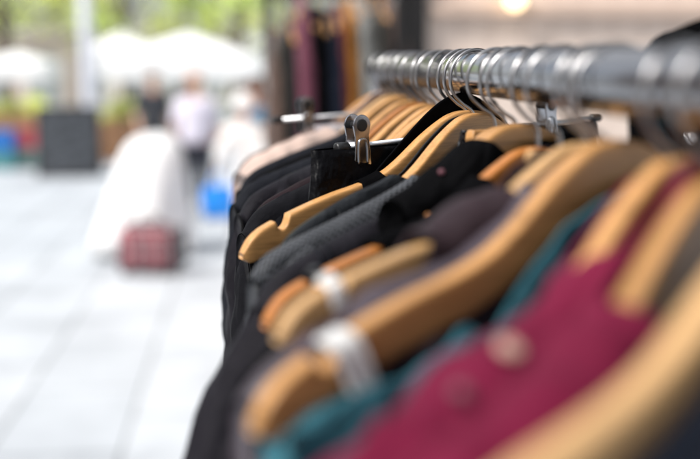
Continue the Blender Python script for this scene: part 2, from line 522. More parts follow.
def button_on(t, x, y, z, r, mat, name="button", nrm=(0, -1, .4)):
    mb = MB().tube([(0, 0, -.0008), (0, 0, .0006), (0, 0, .0016), (0, 0, .0013)], [r, r, r * .9, r * .6], 18)
    o = mb.build(name, M[mat], t, True)
    o.location = (x, y, z)
    o.rotation_euler = Vector(nrm).to_track_quat('Z', 'Y').to_euler()
    return o

# ---- the rail itself
def make_rail():
    t = thing("clothes_rail", "long chrome clothes rail on uprights carrying the row of wooden hangers", "clothes rail", (0, .6, 0))
    RZ = EYE - .011
    MB().tube([(0, y, RZ) for y in (-.32 - .6, .2, .78)], .0175, 40).build("rail_tube", M['rail_chrome'], t, True)
    for y in (.78, -.92):
        MB().tube([(0, y - .02, RZ), (0, y - .02, .07)], .016, 24).build("upright", M['rail_chrome'], t, True)
        MB().tube([(0, y - .006, RZ), (0, y + .014, RZ), (0, y + .018, RZ)], [.0205, .0205, .016], 24).build("end_cap", M['black_plastic'], t, True)
        MB().tube([(-.27, y - .02, .065), (.27, y - .02, .065)], .015, 20).build("foot_bar", M['rail_chrome'], t, True)
        for s in (-.24, .24):
            MB().ball((s, y - .02, .028), (.018, .028, .028), 16, 10).build("caster", M['black_plastic'], t, True)
    MB().tube([(0, -.94, .3), (0, .76, .3)], .013, 20).build("lower_bar", M['rail_chrome'], t, True)
make_rail()

# ---- hangers, nearest first
H1 = make_hanger(.305, 29, "nearest pale wooden hanger cutting across the bottom right corner", 0, 'pale_wood', .0)
H2 = make_hanger(.373, 38.6, "wooden hanger whose thick bare neck stands before the burgundy jacket", 0, 'wood', -.0035, tilt=-.5)
H3 = make_hanger(.413, 35, "wooden hanger inside the burgundy jacket", 0, 'wood', .0, tilt=-2.5, size=.96)
H4 = make_hanger(.488, 29, "large bare wooden hanger with a white ribbon looped near its rounded end", 0, 'wood', .0018, size=1.01)
S_ = make_hanger(.507, 27, "wooden hanger hidden in the satin shirt right behind the big bare hanger", 0, 'wood', -.004, size=.9)
F1 = make_hanger(.528, 27, "pale hanger with a white size clip on its bare end", 0, 'pale_wood', -.003, tilt=4, size=.90)
Q_ = make_hanger(.575, 28, "square necked hanger between the pale and the orange hangers with size clips", 1, 'pale_wood', -.011, size=.88)
E_ = make_hanger(.621, 27, "orange hanger with a black size clip on its bare end", 0, 'orange_wood', -.0135, tilt=2.5, size=.93)
D2 = make_hanger(.669, 27, "short armed wooden hanger under the black vest with two tiny buttons", 2, 'wood', -.0015)
D1 = make_hanger(.700, 31, "wooden hanger inside the charcoal jacket with the pale zip", 0, 'wood', -.005, size=.97)
C_ = make_hanger(.732, 28, "square necked hanger carrying the dotted top", 1, 'wood', -.010, size=.9)
B_ = make_hanger(.799, 37, "wooden hanger right in front of the notched one, under the smooth black leather jacket", 0, 'wood', -.001, size=.97)
A_ = make_hanger(.826, 25, "sharp pale wooden hanger with a notch, its bare arm reaching out over black trousers", 0, 'wood')
FAR = [(.915, 27, 0, 'wood', "first wooden hanger behind the black trousers, over a dark grey jacket"),
       (.962, 30, 0, 'wood', "second wooden hanger behind the black trousers, over a dark plum jacket"),
       (1.010, 25, 0, 'wood', "third wooden hanger behind the black trousers, over a charcoal jacket"),
       (1.062, 22, 0, 'orange_wood', "orange wooden hanger over the blue grey jacket in the far half of the rail"),
       (1.120, 26, 0, 'wood', "wooden hanger over the black coat in the far half of the rail"),
       (1.180, 24, 0, 'wood', "wooden hanger over the charcoal coat next to the beige jacket"),
       (1.235, 26, 0, 'pale_wood', "pale wooden hanger inside the pinkish beige jacket"),
       (1.345, 22, 0, 'wood', "farthest wooden hanger by the end of the rail")]
for (y, yw, st, wd, lb) in FAR:
    make_hanger(y, yw, lb, st, wd, hookyaw=random.uniform(5, 32), dz=-.004 * random.random())

# ---- garments, nearest first
def ribbon_on(t, u, mat, w=.017, drop=.055, lean=.2):
    """ribbon wrapped over the hanger arm, both ends falling into the garment"""
    for s in (-1, 1):
        x0 = s * u
        zt = interp(TOP, u) + .0016; zb = interp(BOT, u)
        yo = -.22 * u * u
        sec = []
        for y, z in [(-.011, zb - drop), (-.0105, zb - drop * .5), (-.0092, zb), (-.0088, (zt + zb) / 2), (-.0088, zt - .003), (-.006, zt), (0, zt + .0006), (.006, zt), (.0088, zt - .003), (.0088, zb), (.0105, zb - drop)]:
            sec.append((y + yo, z))
        V = []; F = []; UV = []
        K = 9
        for i, (y, z) in enumerate(sec):
            for k in range(K):
                xx = (k / (K - 1) - .5) * w
                slope = (interp(TOP, u + .004) - interp(TOP, u - .004)) / .008
                dzz = slope * s * xx
                wv = .0020 * math.sin(k * 1.7 + i)
                V.append((x0 + xx + lean * s * (zt - z) * .5, y + (wv if y < yo else -wv), z + dzz)); UV.append((xx, z))
        for i in range(len(sec) - 1):
            for k in range(K - 1):
                F.append([i * K + k, i * K + k + 1, (i + 1) * K + k + 1, (i + 1) * K + k])
        finish(link_mesh("hanging_loop", V, F, M[mat], t, uvs=UV), solid=.0008, sub=1)

g1 = make_garment("sleeveless_top", "dark navy top below the nearest hanger in the bottom right corner", .305, 29, 'navy', "top", bare=True, dout=.015, u1=.21, sleeves=False, seed=11, t1=.03)
ribbon_on(g1, .20, 'navy', .012)
gk = make_garment("cardigan", "burgundy cardigan on the hanger with the thick bare neck", .373, 38.6, 'burgundy', "cardigan", u0=.084, u1=.215, din=.10, din_w=.04, bin_=0, lift=.007, t0=.0165, t1=.040, seed=17, slump=.006, amp=2.8, dz=-.0035, tilt=-.5, sleeve_r=1.1, out=.02)
g2 = make_garment("jacket", "burgundy jacket with two pale shoulder buttons near the right edge", .413, 35, 'burgundy', "jacket", u0=.085, u1=.215, din=.012, din_w=.06, lift=.0025, t0=.0130, t1=.030, seed=2, slump=.0022, amp=3.2, sleeve_r=1.1, out=.02, dz=.001, tilt=-2)
button_on(g2, -.131, -.014, htop(.131) + .0045, .0050, 'cream', "shoulder_badge", (0, -.5, 1))
button_on(g2, -.160, -.017, htop(.160) + .0045, .0032, 'grey_button', "shoulder_button", (0, -.5, 1))
g3 = make_garment("denim_shirt", "faded teal denim shirt slung by white ribbons below the big bare hanger", .488, 29, 'teal', "shirt", bare=True, dout=.024, u1=.208, dz=.0018, t1=.030, t0=.014, seed=3, slump=.007, amp=2.8, size=1.01)
ribbon_on(g3, .180, 'ribbon', .0135, .010, -.9)
g5 = make_garment("satin_shirt", "greyish mauve satin shirt right behind the big bare hanger", .507, 27, 'satin', "shirt", u0=.055, u1=.222, din=.02, lift=.005, t0=.0100, t1=.014, seed=4, slump=.002, amp=2.0, dz=-.004)
g6 = make_garment("waistcoat", "dark mauve brown waistcoat on the pale hanger with the white size clip", .528, 27, 'mauve', "waistcoat", u0=.074, ub=.126, u1=.205, sleeves=False, lift=.008, din=.03, dout=.024, t0=.0155, t1=.020, seed=5, slump=.004, amp=2.4, hump=(.100, .010, .022), length=.6, size=.90, tilt=4, dz=-.003)
gq = make_garment("coat", "black coat between the two bare hanger ends with size clips", .575, 28, 'black_cloth', "coat", u0=.070, u1=.222, lift=.002, din=.03, t0=.0125, t1=.020, seed=19, slump=.003, amp=2.2, dz=-.011, style=1, hump=(.105, .014, .022))
g7 = make_garment("vest", "black vest on the orange hanger with the black size clip", .621, 27, 'black_cotton', "vest", u0=.058, ub=.138, u1=.196, sleeves=False, lift=.006, din=.035, dout=.030, t0=.013, t1=.018, seed=6, amp=1.2, length=.65, dz=-.0135, tilt=2.5, size=.93)
g13 = make_garment("vest", "black vest with two tiny buttons over the shoulder of the charcoal jacket", .669, 27, 'black_cloth', "vest", u0=.046, u1=.113, sleeves=False, din=.020, din_w=.03, lift=.005, t0=.0155, t1=.022, seed=7, slump=.003, amp=2.2, hump=(.080, .007, .030), length=.65, capped=True)
g8 = make_garment("jacket", "charcoal jacket with a pale zip down its sleeve", .700, 31, 'charcoal', "jacket", u0=.060, u1=.224, din=.03, lift=.0035, t0=.0110, t1=.018, seed=27, amp=1.5, out=.055, sleeve_r=1.2, dz=-.006)
g9 = make_garment("dotted_top", "grey top with small black dots, squeezed behind the charcoal jacket", .732, 28, 'polka', "top", u0=.080, u1=.218, din=.03, lift=.0105, dz=-.010, t0=.010, t1=.012, seed=8, amp=.8, style=1)
g10 = make_garment("leather_jacket", "smooth black leather jacket lying against the sharp notched hanger", .799, 37, 'black_leather', "jacket", u0=.100, u1=.224, din=.03, lift=.008, t0=.011, t1=.012, seed=9, amp=.4, out=.010)
g11 = make_garment("strap_top", "black strap top on the sharp notched hanger", .826, 25, 'black_cotton', "top", u0=.092, u1=.112, sleeves=False, lift=.003, t0=.0100, t1=.013, seed=10, amp=.6, din=.09, din_w=.012, bin_=0, peak=.013, length=.6)
far_g = [("jacket", "dark grey jacket just behind the black trousers", .915, 27, 'dark_grey', 21),
         ("jacket", "dark plum jacket behind the dark grey one", .962, 30, 'plum', 22),
         ("jacket", "third jacket behind the black trousers, plain charcoal", 1.010, 25, 'charcoal', 23),
         ("jacket", "blue grey jacket in the middle of the far dark shoulders", 1.062, 22, 'charcoal_blue', 24),
         ("coat", "black coat two places before the beige jacket", 1.120, 26, 'black_cloth', 25),
         ("coat", "charcoal coat touching the beige jacket", 1.180, 24, 'charcoal_blue', 26),
         ("jacket", "pinkish beige jacket near the far end of the rail", 1.235, 26, 'beige', 27),
         ("shirt", "dark taupe shirt last on the rail", 1.345, 22, 'taupe', 28)]
for (k, lb, y, yw, mt, sd) in far_g:
    make_garment(k, lb, y, yw, mt, k, u0=.075 + .02 * (sd % 3 == 0) + .012 * (sd % 2), u1=.225, lift=.004, t0=.0130, t1=.021, seed=sd, amp=1.6, out=.004, sleeve_r=1.12) if mt != 'beige' else make_garment(k, lb, y, yw, mt, k, u0=.10, u1=.226, lift=.014, t0=.022, t1=.03, seed=sd, amp=2.6, slump=.004, out=-.03, sleeve_r=1.0)

def shoulder_seam(t, u, lift, t0, mat, width=.0011, n=9, deep=.07):
    pts = []
    for i in range(n):
        d = deep * (i / (n - 1)) ** 1.3
        y = t0 * math.sqrt(max(0, 1 - (1 - min(1, d / t0)) ** 2)) + .002 + d * .05
        pts.append((-u - .003 * math.sin(i * .9), -y - .22 * u * u, htop(u) + lift + .001 - d))
    MB().tube(spline(pts, 3), width, 8).build("seam", M[mat], t, True)
shoulder_seam(g8, .178, .0045, .011, 'charcoal_blue')
shoulder_seam(g8, .171, .0045, .011, 'charcoal_blue')
shoulder_seam(g10, .165, .006, .010, 'black_leather')
shoulder_seam(g5, .172, .006, .010, 'satin')
# small things on the black vest
button_on(g13, -.094, -.0205, -.057, .0030, 'amber')
button_on(g13, -.107, -.0205, -.061, .0027, 'silver')
button_on(g13, -.078, -.0125, htop(.078) + .012, .0020, 'grey_button', "snap")
def sleeve_zip(t):
    pts = spline([(-.186, -.022, -.084), (-.206, -.032, -.108), (-.220, -.037, -.145), (-.240, -.039, -.20), (-.262, -.040, -.30), (-.275, -.046, -.42)], 8)
    mb = MB().tube(pts, .0014, 8)
    mb.build("zip", M['zip'], t, True)
sleeve_zip(g8)

# size clips that ride on hanger arms
def size_clip(h, u, mat, label, size=1, part=1):
    t = tag(bpy.data.objects.new("size_clip", None), label, "size clip", "size clips on hanger arms")
    col.objects.link(t)
    yaw = h.rotation_euler.z
    p = Vector((-u, -.22 * u * u, (interp(TOP, u) + interp(BOT, u)) / 2)); p *= size; p.rotate(h.rotation_euler); t.scale = (size,) * 3
    t.location = h.location + p
    sl = (interp(TOP, u + .004) - interp(TOP, u - .004)) / .008
    t.rotation_euler = (0, math.atan(sl) + h.rotation_euler.y, yaw)
    h0 = (interp(TOP, u) - interp(BOT, u)) / 2 + .0012; hh = h0 * part; ty = .0068; up = h0 - hh
    V = []; F = []; K = 24
    for xx, g in ((-.0046, 0), (-.0038, .0009), (.0038, .0009), (.0046, 0)):
        for k in range(K):
            an = 2 * math.pi * k / K; c, s = math.cos(an), math.sin(an)
            V.append((xx, math.copysign(abs(c) ** .4, c) * (ty + g), math.copysign(abs(s) ** .4, s) * (hh + g) + up))
    for i in range(3):
        for k in range(K):
            F.append([i * K + k, i * K + (k + 1) % K, (i + 1) * K + (k + 1) % K, (i + 1) * K + k])
    link_mesh("ring", V, F, M[mat], t)
    MB().prism([(-.004, h0 + .001), (.004, h0 + .001), (.003, h0 + .003), (-.003, h0 + .003)], -.003, .003).build("tab", M[mat], t)
size_clip(F1, .186, 'white_plastic', "white size clip on the bare end of the pale hanger", .90, .55)
size_clip(E_, .1815, 'black_plastic', "black size clip on the bare end of the orange hanger", .93)

# ---- trouser hanger with two chrome clips
def clip_part(t, x, z):
    c = MB()
    def plate(y0, y1, w):
        o = [(-w, -.020), (w, -.020), (w * .86, -.006), (w * .8, .004), (w * .98, .012)]
        for a in range(0, 181, 15):
            o.append((w * .98 * math.cos(R(a)), .012 + w * .98 * math.sin(R(a))))
        o += [(-w * .98, .012), (-w * .8, .004), (-w * .86, -.006)]
        return o
    ol = plate(0, 0, .0082)
    c.prism([(a, b) for a, b in ol], -.0068, -.0053)
    c.prism([(a, b) for a, b in ol], .0053, .0068)
    o = c.build("clip", M['clip_steel'], t)
    o.location = (x, 0, z)
    finish(o, bevel=.0005)
    bpy_o = MB()
    for s in (-1, 1):   # raised ribs that read as the pressed loop of the clip
        bpy_o.tube(spline([(-.0042, s * .0070, -.017), (-.0042, s * .0073, -.006), (-.0028, s * .0073, .001), (.0028, s * .0073, .001), (.0042, s * .0073, -.006), (.0042, s * .0070, -.017)], 4), .0009, 8)
    r = bpy_o.build("spring", M['steel'], o, True)
    rv = MB()
    for s in (-1, 1):
        rv.tube([(0, s * .0060, .012), (0, s * .0074, .012), (0, s * .0076, .012)], [.0046, .0046, .0036], 20)
    rv.tube([(0, -.0058, .012), (0, .0058, .012)], .0032, 14)
    rv.build("rivet", M['black_plastic'], o)
    jw = MB()
    for s in (-1, 1):
        jw.box((0, s * .0044, -.0165), (.0155, .0016, .007))
    jw.build("rubber_pad", M['black_plastic'], o)
    return o

def trouser_hanger(Y, yaw, tilt, label, e0, xl, xr, clips, z_clip=.004):
    t = thing("clip_hanger", label, "hanger", (0, Y, EYE + NECK), (0, 0, R(yaw)), "clip hangers on the chrome rail")
    h = bpy.data.objects.new("hook", HOOK); col.objects.link(h); h.parent = t
    h.rotation_euler.z = R(-yaw * .4)
    zb = -e0 - NECK
    zat = lambda x: zb + math.tan(R(tilt)) * x
    MB().tube([(0, 0, -.004), (0, 0, zb)], .0019, 10).build("stem", M['wire'], t, True)
    MB().tube([(x, 0, zat(x)) for x in (xl, xr)], .0022, 14).build("bar", M['bar'], t, True)
    for x, s in ((xl, 1), (xr, -1)):
        MB().tube([(x - s * .006, 0, zat(x)), (x - s * .005, 0, zat(x)), (x + s * .006, 0, zat(x)), (x + s * .008, 0, zat(x))], [.003, .0044, .0044, .0026], 14).build("end_knob", M['black_plastic'], t, True)
    for x in clips:
        c = clip_part(t, x, zat(x) + z_clip)
        c.rotation_euler.y = -R(tilt); c.scale = (1.08, 1, 1.1)
    return t
T1 = trouser_hanger(.857, 30.4, 2.5, "sharp chrome clip hanger gripping the black trousers", .0650, -.131, .1845, (-.1144, .1127))
T2 = trouser_hanger(1.255, 24, 2.0, "blurred chrome clip hanger past the beige jacket with white trousers", .066, -.168, .16, (-.128, .11))

def trousers(label, Y, yaw, mat, xl, xr, ztl, ztr, seed, th=.012, length=.95):
    t = thing("trousers", label, "trousers", (0, Y, EYE), (0, 0, R(yaw)), "trousers on clip hangers")
    n = 60; ds = [0, .004, .012, .024, .036, .040, .044, .06, .09, .13, .18, .25, .34, .45, .6, .78, length]
    V = []; F = []; UV = []
    K = 2 * n
    for d in ds:
        for k in range(K):
            f = (k / n) if k < n else (2 - k / n)
            s = -1 if k < n else 1
            x = xl + (xr - xl) * f
            zt = ztl + (ztr - ztl) * f
            edge = min(f, 1 - f) * (xr - xl)
            y = th * min(1, math.sqrt(max(0, edge) / .012)) * (.28 + .72 * min(1, d / .07))
            w = wr((x, s, -d), seed, 2.6) * min(1, d / .05)
            if d > .05: w += .006 * math.sin(x * 60 + seed) * min(1, d / .3)
            sag = .004 * math.sin(f * math.pi) * (1 if s < 0 else .2)
            grow = .018 * min(1, d / .15) * (f - .5) * 2
            V.append((x + grow, s * (y + w) , zt - d - sag)); UV.append((x, d))
    for i in range(len(ds) - 1):
        for k in range(K):
            F.append([i * K + k, (i + 1) * K + k, (i + 1) * K + (k + 1) % K, i * K + (k + 1) % K])
    o = link_mesh("trouser_legs", V, F, M[mat], t, uvs=UV)
    finish(o, solid=.0015, offset=-1)
    # waistband laid over the top edge
    V = []; F = []
    db = [-.0012, .001, .006, .02, .034, .0385, .0395]
    for d in db:
        for k in range(K):
            f = (k / n) if k < n else (2 - k / n)
            s = -1 if k < n else 1
            x = xl - .002 + (xr - xl + .004) * f
            zt = ztl + (ztr - ztl) * f
            edge = min(f, 1 - f) * (xr - xl)
            dd = max(d, 0)
            y = th * min(1, math.sqrt(max(0, edge) / .012)) * (.28 + .72 * min(1, dd / .07)) + (.0018 if .0005 < d < .039 else .0006)
            w = wr((x, s, -dd), seed, 2.6) * min(1, dd / .05)
            sag = .004 * math.sin(f * math.pi) * (1 if s < 0 else .2)
            V.append((x + .018 * min(1, dd / .15) * (f - .5) * 2, s * (y + w), zt - d - sag))
    for i in range(len(db) - 1):
        for k in range(K):
            F.append([i * K + k, (i + 1) * K + k, (i + 1) * K + (k + 1) % K, i * K + (k + 1) % K])
    link_mesh("waistband", V, F, M[mat], t)
    for f in (.42, .8):
        x = xl + (xr - xl) * f; zt = ztl + (ztr - ztl) * f
        MB().box((x, -th - .004, zt - .022), (.009, .002, .046)).build("belt_loop", M[mat], t)
    return t
trousers("black trousers pinched by the sharp chrome clips, waistband up", .857, 30.4, 'trouser_black', -.160, .186, -.0725, -.0615, 31)
trousers("pale lilac white trousers on the blurred far clip hanger", 1.255, 24, 'white_cloth', -.120, .13, -.081, -.070, 32)

# ------------------------------------------------------------------ other racks behind
def rack_x(label, x0, x1, Y, z, strip):
    t = thing("clothes_rail", label, "clothes rail", ((x0 + x1) / 2, Y, 0))
    xm = (x0 + x1) / 2
    MB().tube([(x0 - xm, 0, z), (x1 - xm, 0, z)], .016, 20).build("rail_tube", M['black_plastic'], t, True)
    for x in (x0 + .02, x1 - .02):
        MB().tube([(x - xm, 0, z), (x - xm, 0, .03)], .015, 16).build("upright", M['black_plastic'], t, True)
        MB().tube([(x - xm, -.25, .03), (x - xm, .25, .03)], .015, 16).build("foot_bar", M['black_plastic'], t, True)
    for (x, mt, nm, lb, u1, dzz) in strip:
        hz = z + .011
        make_hanger(Y, 90 + random.uniform(-14, 10), "far rail hanger under the " + lb.split(' between')[0].split(' beside')[0].split(' right of')[0].split(' on the')[0], 0, 'wood', dzz * .3, X=x, z0=hz, group="wooden hangers on the far rail")
        make_garment(nm, lb, Y, 90 + random.uniform(-14, 10), mt, nm.split('_')[-1], u0=.05, u1=.2, lift=.006, t1=.034, t0=.018, seed=int(x * 97) % 40 + 40, amp=1.6, X=x, z0=hz, sleeve_r=1.25, group="garments on the far rail", dz=dzz * .3, length=.8)
rack_x("second clothes rail with colourful garments seen end on behind the first", -.13, .40, 3.55, EYE + .235, [
    (-.075, 'taupe', "coat", "dark brown coat at the left end of the far rail", .2, -.3),
    (-.03, 'olive', "cardigan", "olive grey cardigan beside the dark brown coat on the far rail", .2, -.15),
    (.015, 'pink', "blouse", "dusty pink blouse between the olive cardigan and the black coat on the far rail", .2, .12),
    (.06, 'black_cloth', "coat", "black coat beside the dusty pink blouse on the far rail", .2, .0),
    (.10, 'navy', "dress", "navy dress in the middle of the far rail", .2, -.05),
    (.14, 'wine', "shirt", "wine red shirt beside the ochre dress on the far rail", .2, 0),
    (.18, 'ochre', "dress", "ochre yellow dress on the far rail", .2, .05),
    (.225, 'grey', "cardigan", "light grey cardigan right of the ochre dress on the far rail", .2, .1),
    (.265, 'olive', "jacket", "dark olive jacket between the grey cardigan and the brown parka on the far rail", .2, .1),
    (.31, 'taupe', "parka", "brown parka last on the far rail", .2, .1)])
# dark jacket on a stand to the right
def coat_stand():
    X, Y = .57, 1.32
    t = thing("coat_stand", "black coat stand holding the black jacket at the right edge", "coat stand", (X, Y, 0))
    MB().tube([(0, 0, .02), (0, 0, 1.95)], .017, 16).build("pole", M['black_plastic'], t, True)
    MB().tube([(0, 0, .0), (0, 0, .02), (0, 0, .03)], [.2, .2, .03], 30).build("base", M['black_plastic'], t, True)
    MB().tube([(-.1, 0, 1.885), (.1, 0, 1.885)], .0175, 16).build("crossbar", M['black_plastic'], t, True)
    z0 = 1.885 + .011
    make_hanger(Y, 24, "wooden hanger under the black jacket on the coat stand", 0, 'wood', 0, X=X - .04, z0=z0, hookyaw=90, group="hangers on the coat stand")
    j = make_garment("jacket", "black jacket with a metal button hanging at the right edge behind the rail", Y, 24, 'black_cotton', "jacket", u0=.05, u1=.205, lift=.01, t0=.02, t1=.06, seed=61, amp=2, X=X - .04, z0=z0, sleeve_r=1.5, group=None)
    button_on(j, -.2, -.06, -.20, .008, 'silver')
    make_hanger(Y - .07, 30, "wooden hanger under the ochre scarf top on the coat stand", 0, 'wood', 0, X=X + .06, z0=z0, hookyaw=90, group="hangers on the coat stand")
    make_garment("top", "ochre top hanging beside the black jacket at the right edge", Y - .07, 30, 'ochre', "top", u0=.05, u1=.2, lift=.006, t1=.03, seed=62, X=X + .06, z0=z0, group=None, sleeves=False)
coat_stand()

# ------------------------------------------------------------------ setting
def ground():
    m, nt, b = newmat("paving")
    tc = N(nt, "ShaderNodeTexCoord")
    br = N(nt, "ShaderNodeTexBrick", Scale=1.0)
    br.inputs["Color1"].default_value = (.44, .47, .50, 1); br.inputs["Color2"].default_value = (.50, .53, .56, 1)
    br.inputs["Mortar"].default_value = (.17, .18, .19, 1)
    br.inputs["Mortar Size"].default_value = .008; br.inputs["Brick Width"].default_value = .9; br.inputs["Row Height"].default_value = .6
    br.offset = .5
    mp = N(nt, "ShaderNodeMapping"); mp.inputs["Rotation"].default_value = (0, 0, R(90))
    mp.inputs["Location"].default_value = (.2, .18, 0)
    nt.links.new(tc.outputs["Object"], mp.inputs[0]); nt.links.new(mp.outputs[0], br.inputs["Vector"])
    nz = N(nt, "ShaderNodeTexNoise", Scale=1.1, Detail=8, Roughness=.65); nt.links.new(tc.outputs["Object"], nz.inputs["Vector"])
    r = ramp(nt, nz.outputs["Fac"], [(.3, (.72, .72, .73)), (.5, (.96, .96, .96)), (.7, (1.1, 1.1, 1.1))])
    mc = N(nt, "ShaderNodeMixRGB", blend_type='MULTIPLY'); mc.inputs[0].default_value = 1
    nt.links.new(br.outputs["Color"], mc.inputs[1]); nt.links.new(r.outputs[0], mc.inputs[2])
    nt.links.new(mc.outputs[0], b.inputs["Base Color"]); b.inputs["Roughness"].default_value = .75
    bp = N(nt, "ShaderNodeBump", Strength=.3, Distance=.01); nt.links.new(br.outputs["Fac"], bp.inputs["Height"]); bp.invert = True
    nt.links.new(bp.outputs[0], b.inputs["Normal"])
    o = MB().add([(-150, -150, 0), (150, -150, 0), (150, 150, 0), (-150, 150, 0)], [[0, 1, 2, 3]]).build("pavement", m)
    tag(o, "pale grey paved square with slab joints", None, None, "structure")
ground()

CX = -.19
def at(px, Y):   # lateral position that shows at this column of the photo, at distance Y
    return CX + (px - 245) * Y / 980

M['wall'] = plain("beige_panel", (.80, .66, .57), .7, 0, .05, 3, bump=.1)
M['wall_trim'] = plain("beige_trim", (.62, .47, .38), .6, 0, .08, 5)
M['panel_grey'] = plain("pale_grey_panel", (.66, .67, .66), .6, 0, .05, 3)
M['dark_metal'] = plain("dark_metal", (.022, .020, .02), .45, .3)
M['pale_roof'] = plain("pale_roof", (.55, .52, .48), .8)
M['bulb'] = plain("warm_bulb", (1, .78, .45), .4, 0, 0, emit=3)
M['roofing'] = plain("dark_roofing", (.12, .11, .11), .8)
def kiosk():
    Y = 4.6
    x0 = at(430, Y); x1 = 5.2
    t = thing("kiosk", "beige boarded market kiosk behind the rail on the right", "kiosk", (x0, Y, 0))
    L = x1 - x0
    w = MB(); n = 30
    for i in range(n):
        w.box((L * (i + .5) / n, .06, 1.45), (L / n - .005, .05, 2.9))
    w.box((L / 2, .11, 1.45), (L, .04, 2.9))
    finish(w.build("boarded_front", M['wall'], t), bevel=.002)
    MB().box((L / 2, .012, 1.985), (L, .05, .05)).build("ledge", M['wall_trim'], t)
    MB().box((L / 2, 1.9, 2.98), (L + .4, 4.2, .14)).build("roof", M['roofing'], t)
    for px in (402, 419):
        MB().box((at(px, Y) - x0, .0, 1.6), (.062, .07, 3.2)).build("door_post", M['dark_metal'], t)
    MB().box((at(410, Y) - x0, .06, 1.6), (.09, .03, 3.2)).build("door_infill", plain("infill", (.30, .29, .28), .6), t)
    MB().box((at(386, Y) - x0, .05, 1.5), (.11, .04, 3.0)).build("side_panel", M['panel_grey'], t)
    MB().box((.02, 2.0, 1.45), (.05, 3.7, 2.9)).build("side_wall", M['wall'], t)
    lp = MB().ball((at(512, Y) - x0, -.08, 2.03), (.045, .045, .05), 14, 10).build("wall_lamp", M['bulb'], t, True)
    MB().box((at(512, Y) - x0, -.03, 2.09), (.06, .08, .03)).build("lamp_bracket", M['dark_metal'], lp)
kiosk()

# ---- people ------------------------------------------------------
M['skin'] = plain("skin", (.55, .32, .23), .55, 0, .08, 12)
M['skin_dark'] = plain("tan_skin", (.36, .19, .13), .55, 0, .08, 12)
M['hair'] = plain("brown_hair", (.05, .032, .022), .6, 0, .3, 40, bump=.5, bscale=90)
M['grey_hair'] = plain("grey_hair", (.35, .33, .31), .6, 0, .2, 40)
M['shoe'] = plain("dark_shoe", (.03, .028, .028), .5)
M['white_shoe'] = plain("white_shoe", (.75, .75, .75), .5)
M['eye'] = plain("eye", (.05, .04, .035), .2)
M['lilac'] = fabric("lilac_shirt_cloth", (.74, .70, .80), .85, .2, 0, vary=.05)
M['white_linen'] = fabric("white_linen", (.82, .82, .82), .85, .2, 0, vary=.03)
M['dark_trouser'] = fabric("dark_trouser_cloth", (.03, .032, .045), .85, .2, 0)
M['blue_top'] = fabric("blue_top_cloth", (.02, .12, .22), .85, .2, 0)
M['dark_coat'] = fabric("dark_grey_coat", (.06, .062, .07), .85, .2, 0)
M['blue_bag'] = plain("blue_bag", (.005, .24, .80), .4, 0, .1)

def skin_obj(name, pts, edges, rad, mat, parent, sub=2, root=0):
    me = bpy.data.meshes.new(name)
    me.from_pydata([tuple(p) for p in pts], edges, [])
    o = bpy.data.objects.new(name, me); col.objects.link(o)
    m = o.modifiers.new("skin", 'SKIN'); m.use_smooth_shade = True
    sv = me.skin_vertices[0].data
    for i, r in enumerate(rad):
        sv[i].radius = r if isinstance(r, tuple) else (r, r)
    sv[root].use_root = True
    s = o.modifiers.new("sub", 'SUBSURF'); s.levels = sub; s.render_levels = sub
    bake(o)
    o.data.materials.clear(); o.data.materials.append(mat)
    o.data.polygons.foreach_set("use_smooth", [True] * len(o.data.polygons))
    o.parent = parent
    return o

